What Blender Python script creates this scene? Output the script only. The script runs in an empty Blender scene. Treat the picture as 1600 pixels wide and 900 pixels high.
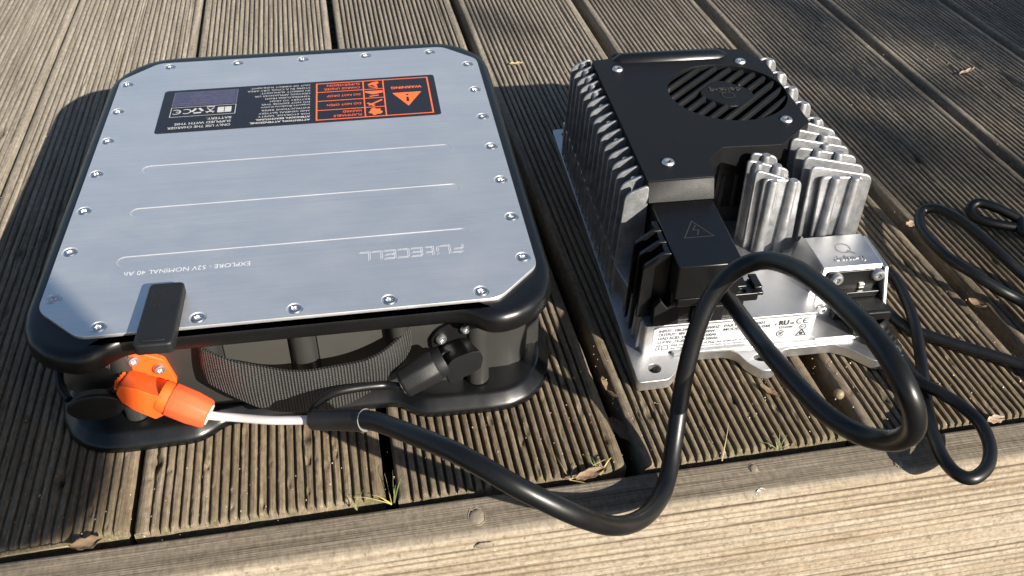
import bpy, math, random
import numpy as np
from mathutils import Matrix, Vector
from mathutils.geometry import delaunay_2d_cdt
random.seed(7); RNG = np.random.RandomState(7)
SC = bpy.context.scene; COL = SC.collection
R = math.radians

# ------------------------------------------------------------------ camera
cam = bpy.data.cameras.new('camera'); cam_o = bpy.data.objects.new('camera', cam); COL.objects.link(cam_o)
cam.sensor_width = 36.0; cam.lens = 36.0 * 1450.14 / 1600.0; cam.clip_start = 0.01; cam.clip_end = 200
cam_o.matrix_world = (Matrix.Translation((0.290834, -0.338483, 0.438598))
                      @ Matrix.Rotation(-0.207184, 4, 'Z') @ Matrix.Rotation(0.886535, 4, 'X') @ Matrix.Rotation(0.011752, 4, 'Z'))
SC.camera = cam_o
cam.dof.use_dof = True; cam.dof.focus_distance = 0.60; cam.dof.aperture_fstop = 24.0

# ------------------------------------------------------------------ sky, sun, exposure
SUN = Vector((0.0887, -0.134, 0.087)).normalized()          # direction towards the sun
w = bpy.data.worlds.new('World'); SC.world = w; w.use_nodes = True
sky = w.node_tree.nodes.new('ShaderNodeTexSky'); sky.sky_type = 'NISHITA'; sky.sun_disc = False
sky.sun_elevation = math.asin(SUN.z); sky.sun_rotation = math.atan2(SUN.x, SUN.y)
sky.air_density = 1.0; sky.dust_density = 1.0
w.node_tree.links.new(sky.outputs[0], w.node_tree.nodes['Background'].inputs[0])
w.node_tree.nodes['Background'].inputs[1].default_value = 0.05
sun = bpy.data.lights.new('sun', 'SUN'); sun.energy = 5.0; sun.angle = R(0.55); sun.color = (1.0, 0.93, 0.82)
sun_o = bpy.data.objects.new('sun', sun); COL.objects.link(sun_o)
sun_o.rotation_euler = SUN.to_track_quat('Z', 'Y').to_euler(); sun_o.location = SUN * 5
SC.view_settings.view_transform = 'Standard'; SC.view_settings.look = 'None'
SC.view_settings.exposure = 1.28; SC.view_settings.gamma = 1.0
SC.view_settings.use_curve_mapping = False

# ------------------------------------------------------------------ materials
class NT:
    def __init__(s, name):
        s.m = bpy.data.materials.new(name); s.m.use_nodes = True; s.t = s.m.node_tree
        s.b = s.t.nodes['Principled BSDF']
    def n(s, kind, **kw):
        x = s.t.nodes.new(kind)
        for k, v in kw.items():
            if k in x.inputs: x.inputs[k].default_value = v
            else: setattr(x, k, v)
        return x
    def l(s, a, b): s.t.links.new(a, b)
    def set(s, **kw):
        for k, v in kw.items(): s.b.inputs[k.replace('_', ' ')].default_value = v
    def coords(s, scale=(1, 1, 1), out='Object'):
        tc = s.n('ShaderNodeTexCoord'); mp = s.n('ShaderNodeMapping'); mp.inputs['Scale'].default_value = scale
        s.l(tc.outputs[out], mp.inputs[0]); return mp.outputs[0]
    def noise(s, scale, detail=3, coords=None, rough=.55):
        x = s.n('ShaderNodeTexNoise'); x.inputs['Scale'].default_value = scale; x.inputs['Detail'].default_value = detail
        x.inputs['Roughness'].default_value = rough
        if coords: s.l(coords, x.inputs['Vector'])
        return x.outputs['Fac']
    def ramp(s, fac, stops):
        x = s.n('ShaderNodeValToRGB'); e = x.color_ramp.elements
        while len(e) < len(stops): e.new(0.5)
        for i, (p, c) in enumerate(stops):
            e[i].position = p; e[i].color = (*c, 1) if len(c) == 3 else c
        s.l(fac, x.inputs[0]); return x.outputs[0]
    def mix(s, fac, a, b, mode='MIX'):
        x = s.n('ShaderNodeMix', data_type='RGBA', blend_type=mode)
        for sock, v in ((x.inputs[0], fac), (x.inputs[6], a), (x.inputs[7], b)):
            if isinstance(v, bpy.types.NodeSocket): s.l(v, sock)
            else: sock.default_value = v if not isinstance(v, tuple) else ((*v, 1) if len(v) == 3 else v)
        return x.outputs[2]
    def bump(s, h, strength=.3, dist=.0005):
        x = s.n('ShaderNodeBump'); x.inputs['Strength'].default_value = strength; x.inputs['Distance'].default_value = dist
        s.l(h, x.inputs['Height']); s.l(x.outputs[0], s.b.inputs['Normal']); return x
    def color(s, c): s.l(c, s.b.inputs['Base Color'])
    def rough(s, fac, lo, hi):
        x = s.n('ShaderNodeMapRange'); x.inputs['To Min'].default_value = lo; x.inputs['To Max'].default_value = hi
        s.l(fac, x.inputs[0]); s.l(x.outputs[0], s.b.inputs['Roughness'])

def plain(name, col, rough=.5, metal=0., bump=None, spec=.5, dust=0.):
    t = NT(name); t.set(Base_Color=(*col, 1), Roughness=rough, Metallic=metal, Specular_IOR_Level=spec)
    co = t.coords()
    n2 = t.noise(60, 4, co)
    t.rough(n2, rough * .68, min(1, rough * 1.32))
    if dust:
        sp = t.noise(900, 2, co); m = t.ramp(sp, [(0.68, (0, 0, 0)), (0.78, (1, 1, 1))])
        big = t.noise(25, 3, co); mul = t.mix(1.0, m, big, 'MULTIPLY')
        t.color(t.mix(mul, col, tuple(min(1, c + dust) for c in col)))
    if bump: t.bump(t.noise(bump[0], 3, co), bump[1], bump[2])
    return t.m

M = {}
def wood(name, stops, streak=(240, 7, 60), grey=(.205, .175, .135), trim=False):
    t = NT(name); oi = t.n('ShaderNodeObjectInfo')
    co = t.coords(streak); off = t.n('ShaderNodeVectorMath', operation='ADD')
    cb = t.n('ShaderNodeCombineXYZ'); mul = t.n('ShaderNodeMath', operation='MULTIPLY'); mul.inputs[1].default_value = 97.0
    t.l(oi.outputs['Random'], mul.inputs[0]); t.l(mul.outputs[0], cb.inputs[0]); t.l(mul.outputs[0], cb.inputs[1])
    t.l(co, off.inputs[0]); t.l(cb.outputs[0], off.inputs[1])
    fine = t.noise(1.0, 5, off.outputs[0], .62)
    base = t.ramp(fine, stops)
    big = t.noise(7, 4, t.coords((1, 1, 1)), .6)
    fib = t.noise(1.0, 4, t.coords((18, 900, 900) if trim else (1100, 18, 1100)), .6)
    c = t.mix(t.ramp(big, [(.42, (0, 0, 0)), (.70, (.75, .75, .75))]), base, grey)
    per = t.n('ShaderNodeMapRange'); per.inputs['To Min'].default_value = .90; per.inputs['To Max'].default_value = 1.08
    t.l(oi.outputs['Random'], per.inputs[0])
    hs = t.n('ShaderNodeHueSaturation'); t.l(c, hs.inputs['Color']); t.l(per.outputs[0], hs.inputs['Value'])
    # dark specks, mould and pores
    sp = t.noise(260, 3, t.coords((1, .35, 1)), .7)
    c2 = t.mix(t.ramp(sp, [(.60, (0, 0, 0)), (.72, (.65, .65, .65))]), hs.outputs[0], (.07, .055, .035))
    # pale grit
    gr = t.noise(420, 2, t.coords(), .5)
    c3 = t.mix(t.ramp(gr, [(.735, (0, 0, 0)), (.76, (1, 1, 1))]), c2, (.52, .47, .36))
    if not trim:
        sy = t.n('ShaderNodeSeparateXYZ'); t.l(t.coords(), sy.inputs[0])
        my = t.n('ShaderNodeMapRange'); my.inputs['From Min'].default_value = .12; my.inputs['From Max'].default_value = .48; my.inputs['To Max'].default_value = .8
        t.l(sy.outputs['Y'], my.inputs[0])
        c3 = t.mix(my.outputs[0], c3, t.ramp(fine, [(.25, (.135, .114, .089)), (.55, (.275, .241, .194)), (.8, (.36, .322, .268))]))
        a = t.n('ShaderNodeAttribute', attribute_name='knot')
        c3 = t.mix(a.outputs['Fac'], c3, (.055, .038, .022))
        # green algae near the open ends
        sx = t.n('ShaderNodeSeparateXYZ'); t.l(t.coords(), sx.inputs[0])
        mr = t.n('ShaderNodeMapRange'); mr.inputs['From Min'].default_value = .05; mr.inputs['From Max'].default_value = .0
        t.l(sx.outputs['Y'], mr.inputs[0]); al = t.noise(90, 3, t.coords(), .6)
        am = t.mix(1.0, mr.outputs[0], t.ramp(al, [(.5, (0, 0, 0)), (.7, (.55, .55, .55))]), 'MULTIPLY')
        c3 = t.mix(am, c3, (.10, .105, .035))
    else:
        a = t.n('ShaderNodeAttribute', attribute_name='weathered')
        gw = t.ramp(fine, [(.25, (.080, .066, .048)), (.5, (.152, .128, .097)), (.75, (.205, .177, .139))])
        c3 = t.mix(a.outputs['Fac'], c3, gw)
        a = t.n('ShaderNodeAttribute', attribute_name='late_wood'); mm = t.n('ShaderNodeMath', operation='MULTIPLY'); mm.inputs[1].default_value = .9
        t.l(a.outputs['Fac'], mm.inputs[0]); c3 = t.mix(mm.outputs[0], c3, (.058, .043, .028))
    blot = t.noise(330, 4, t.coords((1, .5, 1)), .7)
    c3 = t.mix(1.0, c3, t.ramp(blot, [(.32, (.72, .70, .68)), (.5, (1, 1, 1)), (.68, (1.25, 1.24, 1.22))]), 'MULTIPLY')
    if not trim:
        tn = t.n('ShaderNodeAttribute', attribute_type='OBJECT', attribute_name='tone'); hv = t.n('ShaderNodeHueSaturation'); hv.inputs['Saturation'].default_value = .93; t.l(c3, hv.inputs['Color']); t.l(tn.outputs['Fac'], hv.inputs['Value']); c3 = hv.outputs[0]
    c3 = t.mix(1.0, c3, t.ramp(fib, [(.30, (.80, .78, .76) if trim else (.62, .60, .58)), (.5, (1, 1, 1)), (.72, (1.14, 1.14, 1.14) if trim else (1.22, 1.22, 1.22))]), 'MULTIPLY')
    t.color(c3); t.set(Roughness=.85, Specular_IOR_Level=.25)
    ad = t.n('ShaderNodeMath', operation='ADD'); t.l(fine, ad.inputs[0]); t.l(fib, ad.inputs[1])
    t.bump(ad.outputs[0], .6, .0007)
    return t.m
M['deck'] = wood('weathered_deck_wood', [(.25, (.070, .050, .030)), (.48, (.150, .113, .070)), (.62, (.205, .158, .100)), (.8, (.26, .21, .14))])
M['trim'] = wood('weathered_trim_wood', [(.22, (.165, .118, .074)), (.42, (.24, .187, .129)), (.6, (.29, .245, .188)), (.8, (.345, .305, .248))],
                 streak=(5, 160, 160), grey=(.33, .285, .225), trim=True)
M['soil'] = plain('dark_soil', (.03, .024, .018), .95, bump=(60, .8, .01))

t = NT('brushed_aluminium'); t.set(Metallic=.86, Roughness=.4)
br = t.noise(1, 5, t.coords((9, 620, 10)), .7); big = t.noise(9, 4, t.coords())
mot = t.noise(17, 6, t.coords((1, 1.6, 1)), .72)
c = t.mix(br, (.66, .665, .67), (.90, .90, .90)); c = t.mix(t.ramp(big, [(.3, (0, 0, 0)), (.8, (.35, .35, .35))]), c, (.66, .67, .69))
sc_ = t.noise(300, 2, t.coords((1, 4, 1))); c = t.mix(t.ramp(sc_, [(.74, (0, 0, 0)), (.80, (.6, .6, .6))]), c, (.85, .86, .88))
t.color(c); t.rough(mot, .27, .58); b1 = t.bump(br, .35, .00016); wz = t.noise(11, 2, t.coords((1, 1, 1))); b2 = t.n('ShaderNodeBump'); b2.inputs['Strength'].default_value = .5; b2.inputs['Distance'].default_value = .0011; t.l(wz, b2.inputs['Height']); t.l(b2.outputs[0], b1.inputs['Normal']); M['plate'] = t.m

t = NT('cast_aluminium'); t.set(Metallic=.72, Roughness=.45)
n1 = t.noise(120, 5, t.coords(), .65); n2 = t.noise(900, 2, t.coords())
t.color(t.mix(t.ramp(n1, [(.35, (0, 0, 0)), (.7, (1, 1, 1))]), (.24, .246, .258), (.40, .407, .42))); t.rough(n1, .38, .58)
mx = t.n('ShaderNodeMath', operation='ADD'); t.l(n1, mx.inputs[0]); t.l(n2, mx.inputs[1]); t.bump(mx.outputs[0], .28, .0005); M['cast'] = t.m

t = NT('smooth_cast_aluminium'); t.set(Metallic=1.0, Roughness=.3)
n1 = t.noise(70, 5, t.coords(), .65)
t.color(t.mix(n1, (.46, .46, .465), (.66, .66, .665))); t.rough(n1, .34, .58); t.bump(n1, .15, .0004); M['mach'] = t.m

M['steel'] = plain('polished_steel', (.66, .65, .63), .30, 1.0, (400, .1, .0002))
M['zinc'] = plain('zinc_plated_steel', (.56, .57, .58), .45, 1.0, (500, .2, .0003))
M['steel_dark'] = plain('steel_recess', (.10, .10, .10), .5, 1.0)
M['plastic'] = plain('black_plastic', (.0032, .0034, .0038), .33, 0, (1800, .08, .0002), spec=.5, dust=.05)
M['plastic_tex'] = plain('textured_black_plastic', (.006, .0062, .0066), .48, 0, (1500, .45, .0003), spec=.20, dust=.04)
M['void'] = plain('dark_interior', (.006, .006, .006), .9)
tl = NT('scuffed_black_lid'); tl.set(Specular_IOR_Level=.22)
sn = tl.noise(1, 4, tl.coords((30, 420, 30)), .7); sm = tl.noise(26, 4, tl.coords(), .65)
mk_ = tl.mix(1.0, tl.ramp(sn, [(.62, (0, 0, 0)), (.76, (1, 1, 1))]), tl.ramp(sm, [(.45, (0, 0, 0)), (.72, (1, 1, 1))]), 'MULTIPLY')
tl.color(tl.mix(mk_, (.0058, .006, .0064), (.035, .035, .036))); tl.rough(sm, .36, .60); tl.bump(tl.noise(1500, 3, tl.coords()), .45, .0003); M['lid_tex'] = tl.m
M['wall'] = plain('grey_black_plastic_wall', (.024, .024, .0225), .46, 0, (900, .2, .0002))
M['panel'] = plain('satin_grey_panel', (.040, .039, .035), .5, 0, (700, .2, .0002))
M['rubber'] = plain('black_cable_rubber', (.0038, .004, .0045), .37, 0, (260, .15, .0004), spec=.42, dust=.03)
M['rubber_matt'] = plain('matt_black_rubber', (.0085, .0088, .0095), .5, 0, (700, .25, .0003), spec=.35, dust=.04)
M['shrink'] = plain('heat_shrink_sleeve', (.010,.0095,.0095), .42, 0, (120, .25, .0006))
M['clear'] = plain('pale_sleeve_edge', (.13, .127, .125), .35)
M['orange'] = plain('orange_plastic', (.70, .095, .012), .56, 0, (900, .25, .0002), spec=.3)
M['orange2'] = plain('soft_orange_plastic', (.72, .088, .028), .6, 0, (900, .25, .0002), spec=.3)
M['white_wire'] = plain('white_wire', (.66, .63, .62), .38)
M['sticker'] = plain('black_sticker', (.010, .010, .014), .35)
M['sticker_blue'] = plain('printed_blue_panel', (.045, .045, .085), .35)
M['print_w'] = plain('white_print', (.40, .40, .40), .5)
M['print_dim'] = plain('faint_grey_print', (.10, .10, .13), .5)
M['print_o'] = plain('orange_print', (.80, .13, .03), .5)
M['etch'] = plain('laser_etching', (.55, .56, .58), .6, .0)
M['label'] = plain('white_label', (.40, .415, .44), .4)
M['seal_grey'] = plain('grey_seal', (.16, .155, .16), .5)
M['print_dim2'] = plain('worn_grey_print', (.22, .22, .22), .6)
M['print_k'] = plain('black_print', (.02, .02, .025), .5)
M['leaf'] = plain('dry_leaf', (.17, .115, .068), .75, 0, (200, .4, .001))
M['straw'] = plain('dry_straw', (.34, .27, .14), .7)
M['grass'] = plain('grass_blade', (.085, .105, .028), .6)
M['grassy'] = plain('yellow_grass_blade', (.32, .27, .06), .6)
M['chip'] = plain('pale_wood_chip', (.34, .25, .18), .8)
M['knot'] = plain('weathered_knot', (.175, .145, .108), .8, 0, (600, .5, .0004))
M['grit'] = plain('pale_grit', (.36, .31, .23), .8)
M['snail'] = plain('snail_shell', (.17, .13, .075), .55, 0, (500, .4, .0006))
M['paper'] = plain('white_flake', (.5, .49, .46), .6)

t = NT('woven_webbing'); co = t.coords((1, 1, 1), 'UV')
wv = t.n('ShaderNodeTexWave', wave_type='BANDS', bands_direction='X'); wv.inputs['Scale'].default_value = 5.2; wv.inputs['Distortion'].default_value = .5
wv.inputs['Detail Scale'].default_value = 3
t.l(co, wv.inputs[0])
ck = t.n('ShaderNodeTexWave', wave_type='BANDS', bands_direction='Y'); ck.inputs['Scale'].default_value = 7.5; ck.inputs['Distortion'].default_value = 2.5; ck.inputs['Detail Scale'].default_value = 8
t.l(co, ck.inputs[0])
th = t.mix(1.0, wv.outputs['Fac'], t.ramp(ck.outputs['Fac'], [(.1, (.35, .35, .35)), (.7, (1, 1, 1))]), 'MULTIPLY')
t.color(t.mix(th, (.003, .003, .003), (.085, .085, .082))); t.set(Roughness=.45)
t.bump(th, 1.0, .0008); M['web'] = t.m

# ------------------------------------------------------------------ mesh helpers
def ortho(d):
    d = np.asarray(d, float); d = d / np.linalg.norm(d)
    a = np.array([0, 0, 1.]) if abs(d[2]) < .9 else np.array([1., 0, 0])
    u = np.cross(a, d); u /= np.linalg.norm(u); return d, u, np.cross(d, u)

class MB:
    def __init__(s): s.v = []; s.f = []; s.uv = None
    def add(s, v, f, mat=None):
        v = np.asarray(v, float)
        if mat is not None:
            A = np.array(mat); v = v @ A[:3, :3].T + A[:3, 3]
        o = len(s.v); s.v.extend(map(tuple, v)); s.f.extend(tuple(i + o for i in q) for q in f); return s
    def prism(s, poly, z0, z1, mat=None, holes=()):
        """poly: list of (x,y), extruded in z"""
        if not holes:
            n = len(poly); a = sum(poly[i][0] * poly[(i + 1) % n][1] - poly[(i + 1) % n][0] * poly[i][1] for i in range(n))
            if a < 0: poly = poly[::-1]
            v = [(x, y, z0) for x, y in poly] + [(x, y, z1) for x, y in poly]
            f = [tuple(range(n - 1, -1, -1)), tuple(range(n, 2 * n))] + [(i, (i + 1) % n, n + (i + 1) % n, n + i) for i in range(n)]
            return s.add(v, f, mat)
        vv, tri = cdt(poly, holes); n = len(vv)
        v = [(x, y, z0) for x, y in vv] + [(x, y, z1) for x, y in vv]
        f = [(a, c, b) for a, b, c in tri] + [(a + n, b + n, c + n) for a, b, c in tri]
        base = 0
        for k, lp in enumerate([poly] + list(holes)):
            m = len(lp); a = sum(lp[i][0] * lp[(i + 1) % m][1] - lp[(i + 1) % m][0] * lp[i][1] for i in range(m))
            for i in range(m):
                p, q = base + i, base + (i + 1) % m
                if (a < 0) != (k > 0): p, q = q, p
                f.append((p, q, q + n, p + n))
            base += m
        return s.add(v, f, mat)
    def box(s, x0, x1, y0, y1, z0, z1, mat=None):
        return s.prism([(x0, y0), (x1, y0), (x1, y1), (x0, y1)], z0, z1, mat)
    def lathe(s, prof, n=24, mat=None, cap=True):
        """prof: list of (r,z) from bottom to top, around z"""
        v = []; f = []
        for r, z in prof:
            for k in range(n):
                a = 2 * math.pi * k / n; v.append((r * math.cos(a), r * math.sin(a), z))
        for i in range(len(prof) - 1):
            for k in range(n):
                a, b = i * n + k, i * n + (k + 1) % n; f.append((a, b, b + n, a + n))
        if cap: f.append(tuple(range(n - 1, -1, -1))); f.append(tuple(range((len(prof) - 1) * n, len(prof) * n)))
        return s.add(v, f, mat)
    def cyl(s, p0, p1, r0, r1=None, n=20, rot=0.):
        p0, p1 = np.array(p0, float), np.array(p1, float); r1 = r0 if r1 is None else r1
        d, u, w_ = ortho(p1 - p0); v = []
        for p, r in ((p0, r0), (p1, r1)):
            for k in range(n):
                a = 2 * math.pi * k / n + rot; v.append(p + r * (math.cos(a) * u + math.sin(a) * w_))
        f = [tuple(range(n - 1, -1, -1)), tuple(range(n, 2 * n))] + [(i, (i + 1) % n, n + (i + 1) % n, n + i) for i in range(n)]
        return s.add(v, f)
    def revolve(s, p0, p1, prof, n=24, rot=0., scale=(1, 1)):
        """prof: (t along axis 0..1 , r)"""
        p0, p1 = np.array(p0, float), np.array(p1, float); d, u, w_ = ortho(p1 - p0); v = []; f = []
        for tt, r in prof:
            for k in range(n):
                a = 2 * math.pi * k / n + rot; v.append(p0 + (p1 - p0) * tt + r * (scale[0] * math.cos(a) * u + scale[1] * math.sin(a) * w_))
        m = len(prof)
        for i in range(m - 1):
            for k in range(n):
                a, b = i * n + k, i * n + (k + 1) % n; f.append((a, b, b + n, a + n))
        f.append(tuple(range(n - 1, -1, -1))); f.append(tuple(range((m - 1) * n, m * n)))
        return s.add(v, f)
    def tube(s, pts, r, n=16, sub=8, radii=None):
        P = spline(pts, sub); m = len(P)
        rr = np.full(m, r) if radii is None else np.interp(np.linspace(0, 1, m), np.linspace(0, 1, len(radii)), radii)
        T = np.gradient(P, axis=0); T /= np.linalg.norm(T, axis=1)[:, None]
        _, u, _ = ortho(T[0]); v = []
        for i in range(m):
            u = u - T[i] * (u @ T[i]); u /= np.linalg.norm(u); w_ = np.cross(T[i], u)
            for k in range(n):
                a = 2 * math.pi * k / n; v.append(P[i] + rr[i] * (math.cos(a) * u + math.sin(a) * w_))
        f = [(i * n + k, i * n + (k + 1) % n, (i + 1) * n + (k + 1) % n, (i + 1) * n + k) for i in range(m - 1) for k in range(n)]
        f.append(tuple(range(n - 1, -1, -1))); f.append(tuple(range((m - 1) * n, m * n)))
        return s.add(v, f)
    def strip(s, pts, wd, z, closed=False, mat=None):
        """flat line of width wd in the xy plane at height z"""
        P = [np.array(p, float) for p in pts]; m = len(P)
        segs = [(P[i], P[(i + 1) % m]) for i in range(m if closed else m - 1)]
        for a, b in segs:
            d = b - a; L = np.linalg.norm(d)
            if L < 1e-9: continue
            d /= L; nn = np.array([-d[1], d[0]]) * wd / 2; e = d * wd / 2
            q = [a - e - nn, b + e - nn, b + e + nn, a - e + nn]
            s.add([(x, y, z) for x, y in q], [(0, 1, 2, 3)], mat)
            z += 1.5e-6
        return s
    def fill(s, poly, z, mat=None):
        return s.add([(x, y, z) for x, y in poly], [tuple(range(len(poly)))], mat)
    def text(s, body, size, x, y, z=0., mat=None, align='LEFT', sx=1.0, bold=0., spacing=1.0, fit=None, ext=0.):
        v, f = text_geo(body, size, align, bold, spacing, ext)
        if fit and len(v): sx = fit / (v[:, 0].max() - v[:, 0].min())
        v = v * [sx, 1, 1] + [x, y, z]
        return s.add(v, f, mat)
    def build(s, name, mat, parent=None, smooth=True, angle=35, bevel=0., segs=2, **props):
        me = bpy.data.meshes.new(name); me.from_pydata(s.v, [], s.f); me.update()
        if smooth:
            me.polygons.foreach_set('use_smooth', [True] * len(me.polygons)); me.set_sharp_from_angle(angle=R(angle))
        me.materials.append(mat)
        o = bpy.data.objects.new(name, me); COL.objects.link(o)
        if bevel:
            b = o.modifiers.new('bevel', 'BEVEL'); b.width = bevel; b.segments = segs; b.limit_method = 'ANGLE'; b.angle_limit = R(30)
            b.harden_normals = False; b.miter_outer = 'MITER_ARC'
            me.set_sharp_from_angle(angle=R(80))
        if parent: o.parent = parent
        for k, v in props.items(): o[k] = v
        return o

def cdt(poly, holes):
    pts = [Vector(p) for p in poly]; edges = [(i, (i + 1) % len(poly)) for i in range(len(poly))]
    for h in holes:
        b = len(pts); pts += [Vector(p) for p in h]; edges += [(b + i, b + (i + 1) % len(h)) for i in range(len(h))]
    V, _, F, *_ = delaunay_2d_cdt(pts, edges, [], 1, 1e-9)
    def inside(p, lp):
        c = False; n = len(lp)
        for i in range(n):
            (x0, y0), (x1, y1) = lp[i], lp[(i + 1) % n]
            if (y0 > p[1]) != (y1 > p[1]) and p[0] < (x1 - x0) * (p[1] - y0) / (y1 - y0) + x0: c = not c
        return c
    out = []
    for a, b, c in F:
        p = (V[a] + V[b] + V[c]) / 3
        if inside(p, poly) and not any(inside(p, h) for h in holes):
            if (V[b] - V[a]).cross(V[c] - V[a]) < 0: b, c = c, b
            out.append((a, b, c))
    assert len(V) == len(pts), (len(V), len(pts))
    return [(p.x, p.y) for p in V], out

def spline(pts, sub):
    P = np.asarray(pts, float); Q = np.vstack([2 * P[0] - P[1], P, 2 * P[-1] - P[-2]]); out = []
    for i in range(1, len(Q) - 2):
        p0, p1, p2, p3 = Q[i - 1:i + 3]
        for k in range(sub):
            t_ = k / sub
            out.append(.5 * (2 * p1 + (p2 - p0) * t_ + (2 * p0 - 5 * p1 + 4 * p2 - p3) * t_ ** 2 + (3 * p1 - p0 - 3 * p2 + p3) * t_ ** 3))
    out.append(P[-1]); return np.array(out)

_tc = {}
def text_geo(body, size, align, bold, spacing, ext=0.):
    key = (body, size, align, bold, spacing, ext)
    if key not in _tc:
        c = bpy.data.curves.new('lettering', 'FONT'); c.body = body; c.size = size; c.align_x = align; c.resolution_u = 3
        c.offset = bold; c.extrude = ext; c.space_character = spacing
        o = bpy.data.objects.new('lettering', c); me = bpy.data.meshes.new_from_object(o)
        v = np.array([p.co[:] for p in me.vertices]) if len(me.vertices) else np.zeros((0, 3)); f = [tuple(p.vertices) for p in me.polygons]
        bpy.data.objects.remove(o); bpy.data.meshes.remove(me); bpy.data.curves.remove(c); _tc[key] = (v, f)
    return _tc[key]

def rrect(x0, x1, y0, y1, r, n=5):
    out = []
    for cx, cy, a0 in ((x1 - r, y0 + r, -90), (x1 - r, y1 - r, 0), (x0 + r, y1 - r, 90), (x0 + r, y0 + r, 180)):
        for k in range(n + 1):
            a = R(a0 + 90 * k / n); out.append((cx + r * math.cos(a), cy + r * math.sin(a)))
    return out
def circle(cx, cy, r, n=24, a0=0.): return [(cx + r * math.cos(a0 + 2 * math.pi * k / n), cy + r * math.sin(a0 + 2 * math.pi * k / n)) for k in range(n)]
def roundpoly(poly, r, n=4):
    """round every corner of a polygon; r may be a list"""
    out = []; m = len(poly)
    for i in range(m):
        p = np.array(poly[i], float); a = np.array(poly[i - 1], float) - p; b = np.array(poly[(i + 1) % m], float) - p
        la, lb = np.linalg.norm(a), np.linalg.norm(b); rr = r[i] if isinstance(r, (list, tuple)) else r
        d = min(rr, la * .45, lb * .45)
        if d < 1e-6: out.append(tuple(p)); continue
        s0, s1 = p + a / la * d, p + b / lb * d
        for k in range(n + 1):
            t_ = k / n; out.append(tuple((1 - t_) ** 2 * s0 + 2 * t_ * (1 - t_) * p + t_ ** 2 * s1))
    return out
XZ = lambda y: Matrix(((1, 0, 0, 0), (0, 0, -1, y), (0, 1, 0, 0), (0, 0, 0, 1)))     # prism drawn in (x,z), extruded from y towards -y
def thing(name, label, cat, loc, rz=0., group=None):
    o = bpy.data.objects.new(name, None); COL.objects.link(o); o.location = loc; o.rotation_euler = (0, 0, rz); o.empty_display_size = .05
    o['label'] = label; o['category'] = cat
    if group: o['group'] = group
    return o
def tag(o, label, cat, group=None):
    o['label'] = label; o['category'] = cat
    if group: o['group'] = group
    return o
def dup(o, parent, loc, rz=0.):
    c = o.copy(); COL.objects.link(c); c.parent = parent; c.location = loc; c.rotation_euler = (0, 0, rz); return c

# ------------------------------------------------------------------ ground and deck
g = MB().box(-3, 4, -3, 5, -.40, -.15).build('ground', M['soil']); g['kind'] = 'structure'
deck = bpy.data.objects.new('deck', None); COL.objects.link(deck); deck['kind'] = 'structure'
PITCH_B = .147; GAPS = {0: .0036, 1: .0042, 2: .0070, 3: .0100, 4: .0135, 5: .0125}
def front_y(x): return .0165 - .0225 * x
KNOTS = [(.103, .060, .0024), (.158, .0640, .0026), (.247, .068, .0026), (.462, .045, .0022), (.430, .030, .0016), (.035, .30, .003), (.52, .047, .0022),
         (.65, .26, .003), (.98, .42, .004), (.62, .03, .0022), (.20, .86, .004), (-.02, .5, .003), (.35, .72, .003), (.71, .16, .002), (.80, .30, .0025), (.585, .028, .002)]
def smooth_noise(n, m, k, seed):
    r = np.random.RandomState(seed); g_ = r.randn(max(2, n // k + 3), m)
    x = np.linspace(0, g_.shape[0] - 1.001, n); i = x.astype(int); fr = (x - i)[:, None]; fr = fr * fr * (3 - 2 * fr)
    return g_[i] * (1 - fr) + g_[i + 1] * fr
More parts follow.
